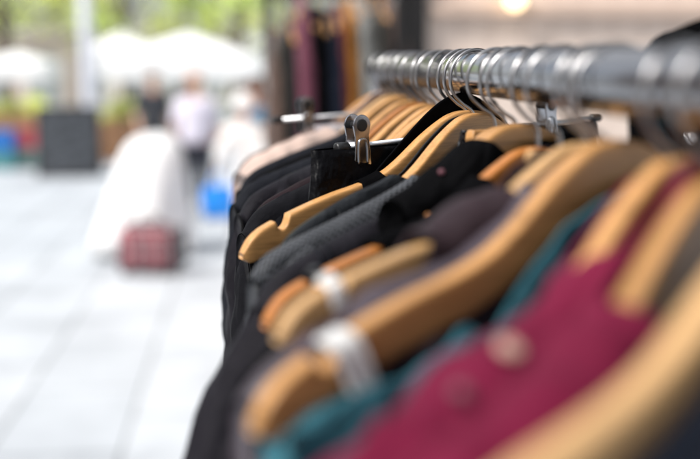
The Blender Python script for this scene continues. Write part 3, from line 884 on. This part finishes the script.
def person(label, loc, face, h=1.7, stride=.22, arms=((.12, .02), (-.1, .02)), bend=.25, shirt='lilac', legs='dark_trouser', skin='skin', hair='hair',
           stout=1.0, dress=None, scarf=None, elbow=(0.15, 0.15), group=None):
    """face: heading; the figure is built looking along -Y, then turned. arms: forward swing of each hand."""
    t = thing("person", label, "person", loc, (0, 0, face), group)
    k = h / 1.7
    P = []; E = []; Rr = []
    def v(p, r, prev=None):
        P.append(Vector(p) * k); Rr.append(r * k if not isinstance(r, tuple) else (r[0] * k, r[1] * k))
        if prev is not None: E.append((prev, len(P) - 1))
        return len(P) - 1
    pel = v((0, 0, .90), (.135 * stout, .10 * stout))
    wst = v((0, 0, 1.05), (.125 * stout, .095 * stout), pel)
    chs = v((0, .0, 1.24), (.145 * stout, .10 * stout), wst)
    shl = v((0, .012, 1.37), (.12, .08), chs)
    nk = v((0, .01, 1.44), .052, shl)
    nk2 = v((0, -.005, 1.50), .052, nk)
    jaw = v((0, -.022, 1.545), (.062, .070), nk2)
    hd = v((0, -.012, 1.61), (.074, .088), jaw)
    v((0, -.006, 1.668), (.058, .066), hd)
    nose = v((0, -.098, 1.578), .011, jaw)
    S = {}
    for s in (-1, 1):
        fw, out = arms[0] if s < 0 else arms[1]
        el = elbow[0] if s < 0 else elbow[1]
        sh = v((s * .165, .01, 1.36), (.058, .055), shl)
        eb = Vector((s * (.21 + out), .02 - fw * .35 + .03, 1.36 - .27))
        e_ = v(eb, .041, sh)
        wr_ = Vector((s * (.22 + out * 1.2), .02 - fw - el * .6, 1.36 - .27 - .23 + el * .7))
        w_ = v(wr_, .029, e_)
        d = (wr_ - eb).normalized()
        pm = v(wr_ + d * .05, (.034, .018), w_)
        for q, (off, ln) in enumerate(((-.026, .065), (-.009, .078), (.009, .072), (.026, .056))):
            b0 = wr_ + d * .085 + Vector((0, off, 0))
            f1 = v(b0, .009, pm); f2 = v(b0 + d * ln * .55 + Vector((-s * .012, 0, 0)), .0082, f1); v(b0 + d * ln * .95 + Vector((-s * .028, 0, 0)), .007, f2)
        th = v(wr_ + d * .045 + Vector((-s * .012, -.038, 0)), .010, pm); v(wr_ + d * .08 + Vector((-s * .02, -.05, 0)), .0085, th)
        S[s] = (Vector((s * .165, .01, 1.36)), eb, wr_)
        hp = v((s * .088, 0, .86), (.088 * stout, .09 * stout), pel)
        st = stride * s
        kn = v((s * .095, -st * .45 - .03, .49), .056, hp)
        an_y = -st + (.06 if st < 0 else 0)
        ak = v((s * .095, an_y, .09 + (.05 if st < 0 else 0)), .037, kn)
        v((s * .10, an_y - .11, .035 + (.02 if st < 0 else 0)), .032, ak)
        S[(s, 'leg')] = (Vector((s * .088, 0, .86)), Vector((s * .095, -st * .45 - .03, .49)), Vector((s * .095, an_y, .09 + (.05 if st < 0 else 0))))
    body = skin_obj("body", P, E, Rr, M[skin], t)
    # clothing, same skeleton a little fuller
    if shirt:
        p = [Vector((0, 0, .80)) * k, Vector((0, 0, 1.05)) * k, Vector((0, 0, 1.24)) * k, Vector((0, .012, 1.375)) * k, Vector((0, .008, 1.425)) * k]
        r = [(.178 * stout * k, .145 * stout * k), (.160 * stout * k, .12 * stout * k), (.17 * stout * k, .122 * stout * k), (.13 * k, .095 * k), (.066 * k, .066 * k)]
        e = [(0, 1), (1, 2), (2, 3), (3, 4)]
        for s in (-1, 1):
            a, b_, c_ = S[s]
            n0 = len(p)
            p += [a * k, (a * .45 + b_ * .55) * k, b_ * k]; r += [.074 * k, .066 * k, .058 * k]
            e += [(3, n0), (n0, n0 + 1), (n0 + 1, n0 + 2)]
        skin_obj("shirt", p, e, r, M[shirt], t)
    if legs:
        p = [Vector((0, 0, .97)) * k]; r = [(.135 * stout * k, .105 * stout * k)]; e = []
        for s in (-1, 1):
            a, b_, c_ = S[(s, 'leg')]
            n0 = len(p)
            p += [a * k, b_ * k, (c_ + Vector((0, 0, .02))) * k]; r += [(.098 * stout * k, .102 * stout * k), .076 * k, .062 * k]
            e += [(0, n0), (n0, n0 + 1), (n0 + 1, n0 + 2)]
        skin_obj("trousers", p, e, r, M[legs], t)
    if dress:
        V = []; F = []; K = 40
        prof = [(1.445, .065, .06), (1.41, .18, .085), (1.36, .215, .10), (1.24, .19, .115), (1.05, .14, .115), (.9, .165, .15), (.6, .175, .19), (.3, .185, .22), (.16, .19, .23)]
        for z, a, b_ in prof:
            for q in range(K):
                an = 2 * math.pi * q / K
                w = 1 + .07 * math.sin(an * 9) * max(0, (1 - z))
                q_ = stout if z < 1.3 else 1
                V.append((a * w * math.cos(an) * k * q_, b_ * w * math.sin(an) * k * q_, z * k))
        for i in range(len(prof) - 1):
            for q in range(K):
                F.append([i * K + q, (i + 1) * K + q, (i + 1) * K + (q + 1) % K, i * K + (q + 1) % K])
        finish(link_mesh("dress", V, F, M[dress], t), solid=.004)
        p = []; r = []; e = []
        for s in (-1, 1):
            a, b_, c_ = S[s]; n0 = len(p)
            p += [(a - Vector((s * .06, 0, 0))) * k, (a * .4 + b_ * .6) * k, b_ * k, (b_ * .3 + c_ * .7) * k]; r += [.075 * k, .068 * k, .062 * k, .056 * k]
            e += [(n0, n0 + 1), (n0 + 1, n0 + 2), (n0 + 2, n0 + 3)]
        for s in (0, 4):
            skin_obj("sleeve", p[s:s + 4], [(0, 1), (1, 2), (2, 3)], r[s:s + 4], M[dress], t)
    for s in (-1, 1):
        a, b_, c_ = S[(s, 'leg')]
        mb = MB().ball(((c_.x) * k, (c_.y - .05) * k, (c_.z - .045) * k), (.05 * k, .135 * k, .052 * k), 14, 10)
        mb.build("shoe", M['white_shoe' if dress else 'shoe'], t, True)
        MB().ball((s * .030 * k, -.089 * k, 1.605 * k), .011 * k, 10, 8).build("eye", M['eye'], t, True)
        MB().ball((s * .082 * k, .0, 1.585 * k), (.012 * k, .022 * k, .034 * k), 10, 8).build("ear", M[skin], t, True)
    MB().ball((0, -.090 * k, 1.538 * k), (.024 * k, .008 * k, .006 * k), 12, 6).build("mouth", plain("lips", (.4, .14, .12), .5), t, True)
    # hair cap or head scarf
    V = []; F = []; K = 28; n = 12
    big = 1.16 if scarf else 1.06
    for j in range(n + 1):
        ph = math.pi * (.06 + .60 * j / n)
        for q in range(K):
            an = 2 * math.pi * q / K
            front = max(0, -math.sin(an))
            ph2 = ph * (1 - .42 * front * (j / n))
            x = .083 * big * math.sin(ph2) * math.cos(an); y = .101 * big * math.sin(ph2) * math.sin(an) + .004; z = 1.612 + .098 * big * math.cos(ph2)
            w = 1 + .03 * noise.noise(Vector((x * 40, y * 40, z * 20)))
            V.append((x * k * w, y * k * w, z * k))
    for j in range(n):
        for q in range(K):
            F.append([j * K + q, (j + 1) * K + q, (j + 1) * K + (q + 1) % K, j * K + (q + 1) % K])
    F.append(list(range(K))[::-1])
    finish(link_mesh("head_scarf" if scarf else "hair", V, F, M[scarf or hair], t), solid=.008)
    return t, {s: S[s][2] * k for s in (-1, 1)}

person("person in a pale lilac shirt and dark trousers walking through the square", (at(195, 11), 11, 0), R(180), 1.62, .2, shirt='lilac', legs='dark_trouser', stout=1.32, hair='skin')
pw, hands = person("person in a long white dress and white head scarf carrying a blue bag", (at(242, 8.4), 8.4, 0), R(184), 1.46, .10, arms=((-.05, -.04), (-.13, .03)), shirt=None, legs='white_linen', dress='white_linen', scarf='white_linen', elbow=(.02, .22), stout=.70)
def carried_bag():
    hp = hands[1].copy(); hp.rotate(pw.rotation_euler); hp += Vector(pw.location)
    t = thing("shopping_bag", "bright blue shopping bag hanging from the hand of the person in white", "bag", (hp.x - .01, hp.y - .03, hp.z - .455), (0, 0, R(12)))
    V = []; F = []; K = 28
    for z, a, b in ((0, .11, .055), (.02, .125, .065), (.12, .135, .06), (.22, .13, .045), (.27, .12, .02)):
        for q in range(K):
            an = 2 * math.pi * q / K; c, s = math.cos(an), math.sin(an)
            V.append((math.copysign(abs(c) ** .5, c) * a, math.copysign(abs(s) ** .5, s) * b + .006 * noise.noise(Vector((c * 3, s * 3, z * 20))), z))
    for i in range(4):
        for q in range(K):
            F.append([i * K + q, i * K + (q + 1) % K, (i + 1) * K + (q + 1) % K, (i + 1) * K + q])
    F.append(list(range(K))[::-1])
    link_mesh("bag_body", V, F, M['blue_bag'], t)
    for s in (-1, 1):
        MB().tube(spline([(-.06, s * .02, .26), (-.045, s * .012, .34), (0, 0, .385), (.045, s * .012, .34), (.06, s * .02, .26)], 5), .006, 8).build("handle", M['blue_bag'], t, True)
carried_bag()
person("person in a blue top with bent bare arms beyond the rail", (at(256, 8.9), 8.9, 0), R(-40), 1.60, .06, arms=((.16, .03), (.10, .06)), shirt='blue_top', legs='dark_trouser', skin='skin_dark', elbow=(.32, .38))
person("person in a dark grey coat standing behind the white covered cart", (at(154, 13), 13, 0), R(20), 1.64, .08, shirt='dark_coat', legs='dark_coat', hair='grey_hair', elbow=(.1, .1), stout=1.1)

# ---- covered cart and plaid trolley bag
def covered_cart():
    Y = 8.9; X = at(153, Y)
    t = thing("covered_cart", "handcart under a rounded white sheet standing in the square", "cart", (X, Y, 0), (0, 0, R(6)))
    V = []; F = []; K = 48
    prof = [(1.17, .02), (1.165, .10), (1.13, .20), (1.05, .275), (.92, .32), (.7, .365), (.45, .42), (.22, .47), (.06, .49)]
    for z, a in prof:
        for q in range(K):
            an = 2 * math.pi * q / K; c, s = math.cos(an), math.sin(an)
            f = max(0, (1.0 - z)) * .05 * math.sin(an * 8 + 1.2 * math.sin(an * 3))
            V.append(((math.copysign(abs(c) ** .8, c)) * (a * .9 + f) - (1.1 - z) * .12, (math.copysign(abs(s) ** .8, s)) * (a * .85 + f), z * .94 + .012 * noise.noise(Vector((c * 2, s * 2, z * 3)))))
    for i in range(len(prof) - 1):
        for q in range(K):
            F.append([i * K + q, (i + 1) * K + q, (i + 1) * K + (q + 1) % K, i * K + (q + 1) % K])
    F.append(list(range(K)))
    finish(link_mesh("sheet", V, F, M['white_linen'], t), solid=.004)
    for x in (-.25, .18):
        for y in (-.2, .2):
            MB().tube([(x, y - .02, .07), (x, y + .02, .07)], .07, 20).build("wheel", M['black_plastic'], t, True)
    mb = MB().box((-.02, 0, .3), (.4, .36, .3)).box((-.02, 0, .62), (.24, .24, .36)); mb.build("cart_box", M['steel'], t)
covered_cart()

def trolley_bag():
    Y = 8.05; X = at(145, Y)
    m = fabric("red_plaid", (.22, .012, .03), .8, .1, 0, vary=.15, stripes=[(0, 5, .38, (.025, .02, .03)), (1, 5.5, .38, (.025, .02, .03)), (0, 10, .14, (.6, .5, .5)), (1, 11, .14, (.6, .5, .5))])
    t = thing("plaid_bag", "red and black plaid wheeled bag on the pavement before the white cart", "bag", (X, Y, 0), (0, 0, R(-14)))
    t.scale = (.92,) * 3
    V = []; F = []; UV = []; K = 32
    prof = [(.05, .24, .13), (.07, .255, .145), (.24, .265, .155), (.36, .255, .14), (.44, .20, .10), (.465, .13, .05)]
    for z, a, b in prof:
        for q in range(K):
            an = 2 * math.pi * q / K; c, s = math.cos(an), math.sin(an)
            V.append((math.copysign(abs(c) ** .45, c) * a, math.copysign(abs(s) ** .45, s) * b, z)); UV.append((math.copysign(abs(c) ** .45, c) * a + s * b, z + .5))
    for i in range(len(prof) - 1):
        for q in range(K):
            F.append([i * K + q, i * K + (q + 1) % K, (i + 1) * K + (q + 1) % K, (i + 1) * K + q])
    F.append(list(range(K))[::-1]); F.append([(len(prof) - 1) * K + q for q in range(K)])
    link_mesh("bag_body", V, F, m, t, uvs=UV)
    MB().tube(spline([(-.09, 0, .45), (-.07, 0, .51), (.07, 0, .51), (.09, 0, .45)], 6), .012, 10).build("handle", M['black_plastic'], t, True)
    MB().box((.285, 0, .25), (.06, .24, .34)).build("end_pocket", M['dark_coat'], t)
    for x in (-.19, .19):
        for s in (-.1, .1):
            MB().tube([(x, s - .015, .04), (x, s + .015, .04)], .04, 18).build("wheel", M['black_plastic'], t, True)
trolley_bag()

# ---- A-board, lamp post, planters, crates
def a_board():
    Y = 15.2; X = at(72, Y)
    t = thing("sandwich_board", "large black chalkboard sign standing on the square", "sign", (X, Y, 0), (0, 0, R(3)))
    m, nt, b = newmat("chalkboard")
    tc = N(nt, "ShaderNodeTexCoord"); mp = N(nt, "ShaderNodeMapping"); mp.inputs["Scale"].default_value = (7, 1, 11)
    nt.links.new(tc.outputs["Object"], mp.inputs[0])
    nz = N(nt, "ShaderNodeTexNoise", Scale=1.5, Detail=4); nt.links.new(mp.outputs[0], nz.inputs["Vector"])
    r = ramp(nt, nz.outputs["Fac"], [(.45, (.022, .026, .032)), (.7, (.10, .11, .125))]); nt.links.new(r.outputs[0], b.inputs["Base Color"])
    for s in (-1, 1):
        o = MB().box((0, s * .16, .53), (.84, .02, .98), 0, s * R(11)).build("chalk_panel", m, t)
        fr = MB()
        for x in (-.44, .44): fr.box((x, s * .16, .53), (.05, .035, 1.06), 0, s * R(11))
        fr.box((0, s * .06, 1.03), (.83, .035, .05), 0, s * R(11)); fr.box((0, s * .257, .05), (.83, .035, .05), 0, s * R(11))
        fr.build("frame", M['dark_metal'], t)
a_board()
def lamp_post():
    Y = 17; X = at(93, Y)
    t = thing("lamp_post", "tall pale grey lamp post rising past the trees", "lamp post", (X, Y, 0))
    m = plain("post_paint", (.50, .52, .58), .5, 0, .06)
    MB().tube([(0, 0, 0), (0, 0, .9), (0, 0, .95), (0, 0, 6.2)], [.16, .16, .12, .10], 20).build("pole", m, t, True)
    MB().tube(spline([(0, 0, 6.15), (.1, -.1, 6.5), (.6, -.5, 6.7), (1.0, -.8, 6.65)], 6), .05, 12).build("arm", m, t, True)
    MB().ball((1.1, -.88, 6.6), (.3, .18, .08), 16, 8).build("lamp_head", m, t, True)
lamp_post()

def leaf_mat(name, c):
    m, nt, b = newmat(name)
    out = nt.nodes["Material Output"]
    tc = N(nt, "ShaderNodeTexCoord"); nz = N(nt, "ShaderNodeTexNoise", Scale=1.3, Detail=4); nt.links.new(tc.outputs["Object"], nz.inputs["Vector"])
    r = ramp(nt, nz.outputs["Fac"], [(.3, sc3(c, .55)), (.7, sc3(c, 1.5))]); nt.links.new(r.outputs[0], b.inputs["Base Color"])
    b.inputs["Roughness"].default_value = .55
    tr = N(nt, "ShaderNodeBsdfTranslucent"); 
    hs = N(nt, "ShaderNodeHueSaturation", Saturation=1.1, Value=4.0); nt.links.new(r.outputs[0], hs.inputs["Color"]); nt.links.new(hs.outputs[0], tr.inputs[0])
    ms = N(nt, "ShaderNodeMixShader"); ms.inputs[0].default_value = .5
    nt.links.new(b.outputs[0], ms.inputs[1]); nt.links.new(tr.outputs[0], ms.inputs[2]); nt.links.new(ms.outputs[0], out.inputs[0])
    return m
M['leaf'] = [leaf_mat("leaf_yellow", (.30, .32, .12)), leaf_mat("leaf_mid", (.25, .29, .11)), leaf_mat("leaf_pale", (.32, .33, .17))]
M['bark'] = plain("bark", (.10, .075, .055), .9, 0, .3, 12, bump=.6)

def leaf_cloud(clumps, n, size, seed):
    rnd = random.Random(seed); V = []; F = []
    for i in range(n):
        c, r = rnd.choice(clumps)
        d = Vector((rnd.gauss(0, 1), rnd.gauss(0, 1), rnd.gauss(0, 1))).normalized() * r * rnd.random() ** .45
        p = Vector(c) + Vector((d.x, d.y, d.z * .75))
        u = Vector((rnd.gauss(0, 1), rnd.gauss(0, 1), rnd.gauss(0, .6))).normalized()
        w = u.cross(Vector((rnd.gauss(0, 1), rnd.gauss(0, 1), rnd.gauss(0, 1)))).normalized()
        s = size * rnd.uniform(.6, 1.3)
        k = len(V)
        V += [p - u * s * .5, p + w * s * .28, p + u * s * .5, p - w * s * .28]; F.append([k, k + 1, k + 2, k + 3])
    return V, F

def tree(label, x, y, h, spread, seed, mat):
    rnd = random.Random(seed)
    t = thing("tree", label, "tree", (x, y, 0), (0, 0, 0), "trees beyond the market stalls")
    th = h * .3
    top = Vector((rnd.uniform(-.3, .3), rnd.uniform(-.3, .3), h * .8))
    mb = MB().tube(spline([(0, 0, 0), (.05, 0, th), top * .75, top], 5), [.22 * (1 - .8 * i / 15) for i in range(16)], 12)
    clumps = []
    for i in range(11):
        a = i * 2.4 + rnd.uniform(-.4, .4); zz = th + (h - th) * (.05 + .85 * (i / 11)) ; rr = spread * rnd.uniform(.45, 1) * (1 - .55 * i / 11)
        c = Vector((rr * math.cos(a), rr * math.sin(a), zz))
        mb.tube(spline([(0, 0, max(th * .8, zz * .7)), c * .55 + Vector((0, 0, zz * .36)), c], 4), [.07 * (1 - .85 * j / 8) for j in range(9)], 7)
        clumps.append((c, spread * rnd.uniform(.26, .48)))
        clumps.append((c + Vector((rnd.uniform(-.8, .8), rnd.uniform(-.8, .8), rnd.uniform(-.3, .8))), spread * rnd.uniform(.16, .3)))
    mb.build("trunk", M['bark'], t, True)
    V, F = leaf_cloud(clumps, 1700, .25, seed)
    link_mesh("crown", V, F, mat, t, smooth=False)
for i, (px, Y, h, sp, k, lb) in enumerate([
    (15, 27, 7.5, 3.0, 1, "green tree at the left edge behind the stalls"),
    (66, 33, 9, 3.4, 0, "yellow green tree left of the lamp post"),
    (128, 29, 8, 3.2, 0, "bright yellow green tree just right of the lamp post"),
    (185, 36, 10, 3.8, 2, "pale leafy tree behind the long white canopy"),
    (238, 27, 7.4, 2.7, 1, "green tree beside the colourful far rail"),
    (285, 34, 9.5, 3.4, 2, "pale tree rising above the far rail")]):
    tree(lb, at(px, Y), Y, h, sp, 100 + i, M['leaf'][k])

M['canvas'] = plain("white_canvas", (.84, .84, .83), .7, 0, .02, 2)
M['canvas_pole'] = plain("canopy_pole", (.5, .5, .5), .4, .5)
def canopy(label, px, Y, w, d, zt, zv, drop=.3):
    x = at(px, Y)
    t = thing("market_canopy", label, "canopy", (x, Y, 0), (0, 0, 0), "white canopies across the square")
    V = []; F = []; n = 14
    for j in range(n + 1):
        for i in range(n + 1):
            u = i / n * 2 - 1; v_ = j / n * 2 - 1
            m_ = max(abs(u), abs(v_))
            V.append((u * w / 2, v_ * d / 2, zv + (zt - zv) * (1 - m_) ** .85 - .05 * (1 - abs(abs(u) - abs(v_))) * m_ * (1 - m_)))
    for j in range(n):
        for i in range(n):
            a = j * (n + 1) + i
            F.append([a, a + 1, a + n + 2, a + n + 1])
    finish(link_mesh("roof_canvas", V, F, M['canvas'], t), solid=.01)
    va = MB()
    for (cx, cy, lx, ly) in ((0, -d / 2, w, .012), (0, d / 2, w, .012), (-w / 2, 0, .012, d), (w / 2, 0, .012, d)):
        va.box((cx, cy, zv - drop / 2), (lx, ly, drop))
    va.build("valance", M['canvas'], t)
    for sx in (-1, 1):
        for sy in (-1, 1):
            MB().box((sx * (w / 2 - .05), sy * (d / 2 - .05), zv / 2), (.05, .05, zv)).build("leg", M['canvas_pole'], t)
canopy("white canopy left of the lamp post", 28, 23, 1.5, 2.2, 1.95, 1.65, .35)
canopy("long white canopy behind the person in lilac", 190, 22, 3.2, 2.6, 2.35, 1.75, .42)
canopy("farther white canopy showing right of the lamp post", 128, 26, 1.6, 2.4, 2.5, 1.95, .6)
canopy("white canopy farthest right, beside the far rail", 250, 30, 2.6, 2.6, 2.5, 1.9, .5)

M['timber'] = wood_mat("planter_timber", (.40, .22, .12))
def planter(label, px, Y, w, seed):
    x = at(px, Y)
    t = thing("planter", label, "planter", (x, Y, 0), (0, 0, 0), "hedge planters along the far stalls")
    mb = MB()
    for i in range(5):
        z = .08 + i * .15
        mb.box((0, -.2, z), (w, .03, .135)); mb.box((0, .2, z), (w, .03, .135))
        mb.box((-w / 2, 0, z), (.03, .37, .135)); mb.box((w / 2, 0, z), (.03, .37, .135))
    mb.box((0, 0, .6), (w - .04, .36, .08))
    mb.build("timber_box", M['timber'], t)
    cl = [((random.uniform(-w / 2.3, w / 2.3), random.uniform(-.12, .12), .85 + random.uniform(-.1, .12)), .2) for _ in range(12)]
    V, F = leaf_cloud(cl, 2600, .075, seed)
    link_mesh("hedge", V, F, M['leaf'][2], t, smooth=False)
planter("timber planter with a yellow green hedge right of the chalkboard", 122, 17.6, .62, 5)
planter("timber planter with a green hedge left of the chalkboard", 22, 19.5, 1.1, 6)

def crate(label, px, Y, z, c, w=.34):
    x = at(px, Y)
    m = plain("crate_plastic", c, .45, 0, .06)
    t = thing("plastic_crate", label, "crate", (x, Y, z), (0, 0, R(random.uniform(-8, 8))), "plastic crates stacked at the left edge")
    mb = MB().box((0, 0, .015), (w, .26, .03))
    for s in (-1, 1):
        for zz in (.06, .13, .20, .26):
            mb.box((0, s * .14, zz), (w + .02, .02, .045)); mb.box((s * w / 2, 0, zz), (.02, .26, .045))
        for q in (-1, 1): mb.box((s * w / 2, q * .14, .15), (.035, .035, .27))
    mb.build("crate_frame", m, t)
    rim = MB()
    for s in (-1, 1):
        rim.box((0, s * .15, .30), (w + .06, .04, .03)); rim.box((s * (w / 2 + .01), 0, .30), (.04, .26, .03))
    rim.build("rim", m, t)
crate("bright blue crate on top of its stack at the left edge", 9, 16.2, .315, (.02, .20, .62))
crate("teal crate at the bottom of the stack under the blue one", 9, 16.2, .0, (.10, .32, .34))
crate("red crate on top of its stack between the blue crate and the chalkboard", 30, 16.4, .315, (.55, .10, .12))
crate("pale green crate at the bottom of the stack under the red one", 30, 16.4, .0, (.30, .45, .40))

# pale shop fronts that close the square
def shop(label, px0, px1, Y, h, c, seed):
    x0, x1 = at(px0, Y), at(px1, Y); L = x1 - x0
    t = thing("shop_building", label, "building", (x0, Y, 0), (0, 0, 0), "pale buildings closing the square")
    m = plain("render_wall", c, .85, 0, .06, 1)
    MB().box((L / 2, 2, h / 2), (L, 4, h)).build("wall", m, t)
    MB().box((L / 2, 1.9, h + .08), (L + .3, 4.3, .16)).build("roof", M['pale_roof'], t)
    g = plain("shop_glass", (.30, .33, .35), .12, 0, .1); fr = plain("window_frame", (.6, .58, .55), .5)
    n = max(1, int(L / 1.5))
    for i in range(n):
        cx = L * (i + .5) / n
        f = MB()
        for sx in (-.5, .5): f.box((cx + sx, -.03, 1.15), (.08, .1, 1.5))
        f.box((cx, -.03, 1.94), (1.08, .1, .08)); f.box((cx, -.05, .36), (1.16, .16, .07))
        o = f.build("window", fr, t)
        MB().box((cx, -.005, 1.15), (.92, .02, 1.5)).build("pane", g, o)
shop("pale pink shop front behind the left canopy", -25, 75, 31, 2.5, (.70, .58, .55), 1)
shop("cream shop front behind the long white canopy", 78, 235, 40, 2.9, (.75, .70, .62), 2)
shop("pale shop front behind the far right canopy", 240, 420, 42, 3.2, (.72, .70, .68), 3)

def side_building():  # out-of-view block, added so the chrome rail mirrors something dark
    t = thing("reflection_building", "unseen long brick building at the left, added as a dark reflection in the rail", "building", (-15, -6, 0))
    m = plain("brick_wall", (.30, .19, .14), .85, 0, .2, 2)
    MB().box((-3, 0, 4.2), (6, 40, 8.4)).build("wall", m, t)
    MB().box((-3, 0, 8.5), (6.4, 40.4, .2)).build("roof", M['pale_roof'], t)
    g = plain("dark_glass", (.06, .07, .08), .1)
    for i in range(12):
        for z in (1.6, 5.6):
            o = MB().box((.03, -18 + i * 3.27, z), (.06, 1.5, 2.1)).build("window", M['wall_trim'], t)
            MB().box((.065, -18 + i * 3.27, z), (.03, 1.3, 1.9)).build("pane", g, o)
side_building()

def shade_roof():  # roof added above the frame to block skylight from the right
    x0, x1, y0, y1 = .26, 2.9, -2.4, 2.95
    t = thing("shade_roof", "dark tarpaulin roof on black posts, added out of view to shade the rack", "stall", (x0, y1, 0))
    V = []; F = []; n = 16
    for j in range(n + 1):
        for i in range(n + 1):
            u = i / n; v = j / n
            V.append(((x1 - x0) * u, (y0 - y1) * v, 2.55 + .22 * math.sin(math.pi * u) - .05 * math.sin(math.pi * v) * math.sin(math.pi * u)))
    for j in range(n):
        for i in range(n):
            a = j * (n + 1) + i; F.append([a, a + 1, a + n + 2, a + n + 1])
    finish(link_mesh("tarpaulin", V, F, plain("tarpaulin", (.06, .055, .05), .7, 0, .15, 3), t), solid=.006)
    for x in (.015, x1 - x0 - .015):
        for y in (-.015, y0 - y1 + .015):
            MB().box((x, y, 1.275), (.034, .034, 2.55)).build("post", M['dark_metal'], t)
    MB().box(((x1 - x0) / 2, -.015, 2.53), (x1 - x0, .03, .03)).box(((x1 - x0) / 2, y0 - y1 + .015, 2.53), (x1 - x0, .03, .03)).build("beam", M['dark_metal'], t)
shade_roof()

# ------------------------------------------------------------------ light, world, camera
w = bpy.data.worlds.new("World"); scene.world = w; w.use_nodes = True
nt = w.node_tree
bg = nt.nodes["Background"]
sky = nt.nodes.new("ShaderNodeTexSky"); sky.sky_type = 'NISHITA'; sky.sun_disc = False
SUN_EL, SUN_AZ = 50, -118        # azimuth measured from +Y towards +X
sky.sun_elevation = R(SUN_EL); sky.sun_rotation = R(SUN_AZ)
sky.air_density = 1.0; sky.dust_density = 3.0; sky.ozone_density = 1.0
tc = nt.nodes.new("ShaderNodeTexCoord"); cn = nt.nodes.new("ShaderNodeTexNoise"); cn.inputs["Scale"].default_value = 2.2; cn.inputs["Detail"].default_value = 6
cr = nt.nodes.new("ShaderNodeValToRGB"); cr.color_ramp.elements[0].position = .36; cr.color_ramp.elements[1].position = .58
cm = nt.nodes.new("ShaderNodeMixRGB"); cm.inputs[2].default_value = (6.3, 6.45, 6.7, 1)
nt.links.new(tc.outputs["Generated"], cn.inputs["Vector"]); nt.links.new(cn.outputs["Fac"], cr.inputs[0]); nt.links.new(cr.outputs[0], cm.inputs[0])
nt.links.new(sky.outputs[0], cm.inputs[1]); nt.links.new(cm.outputs[0], bg.inputs[0]); bg.inputs[1].default_value = .15
sl = bpy.data.lights.new("sun", 'SUN'); sl.energy = 5; sl.angle = R(14); sl.color = (1, .975, .94)
so = bpy.data.objects.new("sun", sl); col.objects.link(so)
d = Vector((math.sin(R(SUN_AZ)) * math.cos(R(SUN_EL)), math.cos(R(SUN_AZ)) * math.cos(R(SUN_EL)), math.sin(R(SUN_EL))))
so.rotation_euler = d.to_track_quat('Z', 'Y').to_euler(); so.location = (0, 0, 10)

cam = bpy.data.cameras.new("camera"); co = bpy.data.objects.new("camera", cam); col.objects.link(co)
cam.sensor_width = 36; cam.lens = 50; cam.clip_start = .02; cam.clip_end = 500
co.location = (CX, 0, EYE); co.rotation_euler = (R(90 - 9.89), 0, R(-6.07))
cam.dof.use_dof = True; cam.dof.focus_distance = .82; cam.dof.aperture_fstop = 2.5
scene.camera = co
scene.view_settings.view_transform = 'Standard'; scene.view_settings.look = 'None'; scene.view_settings.exposure = 0
scene.cycles.use_denoising = True
scene.cycles.max_bounces = 8
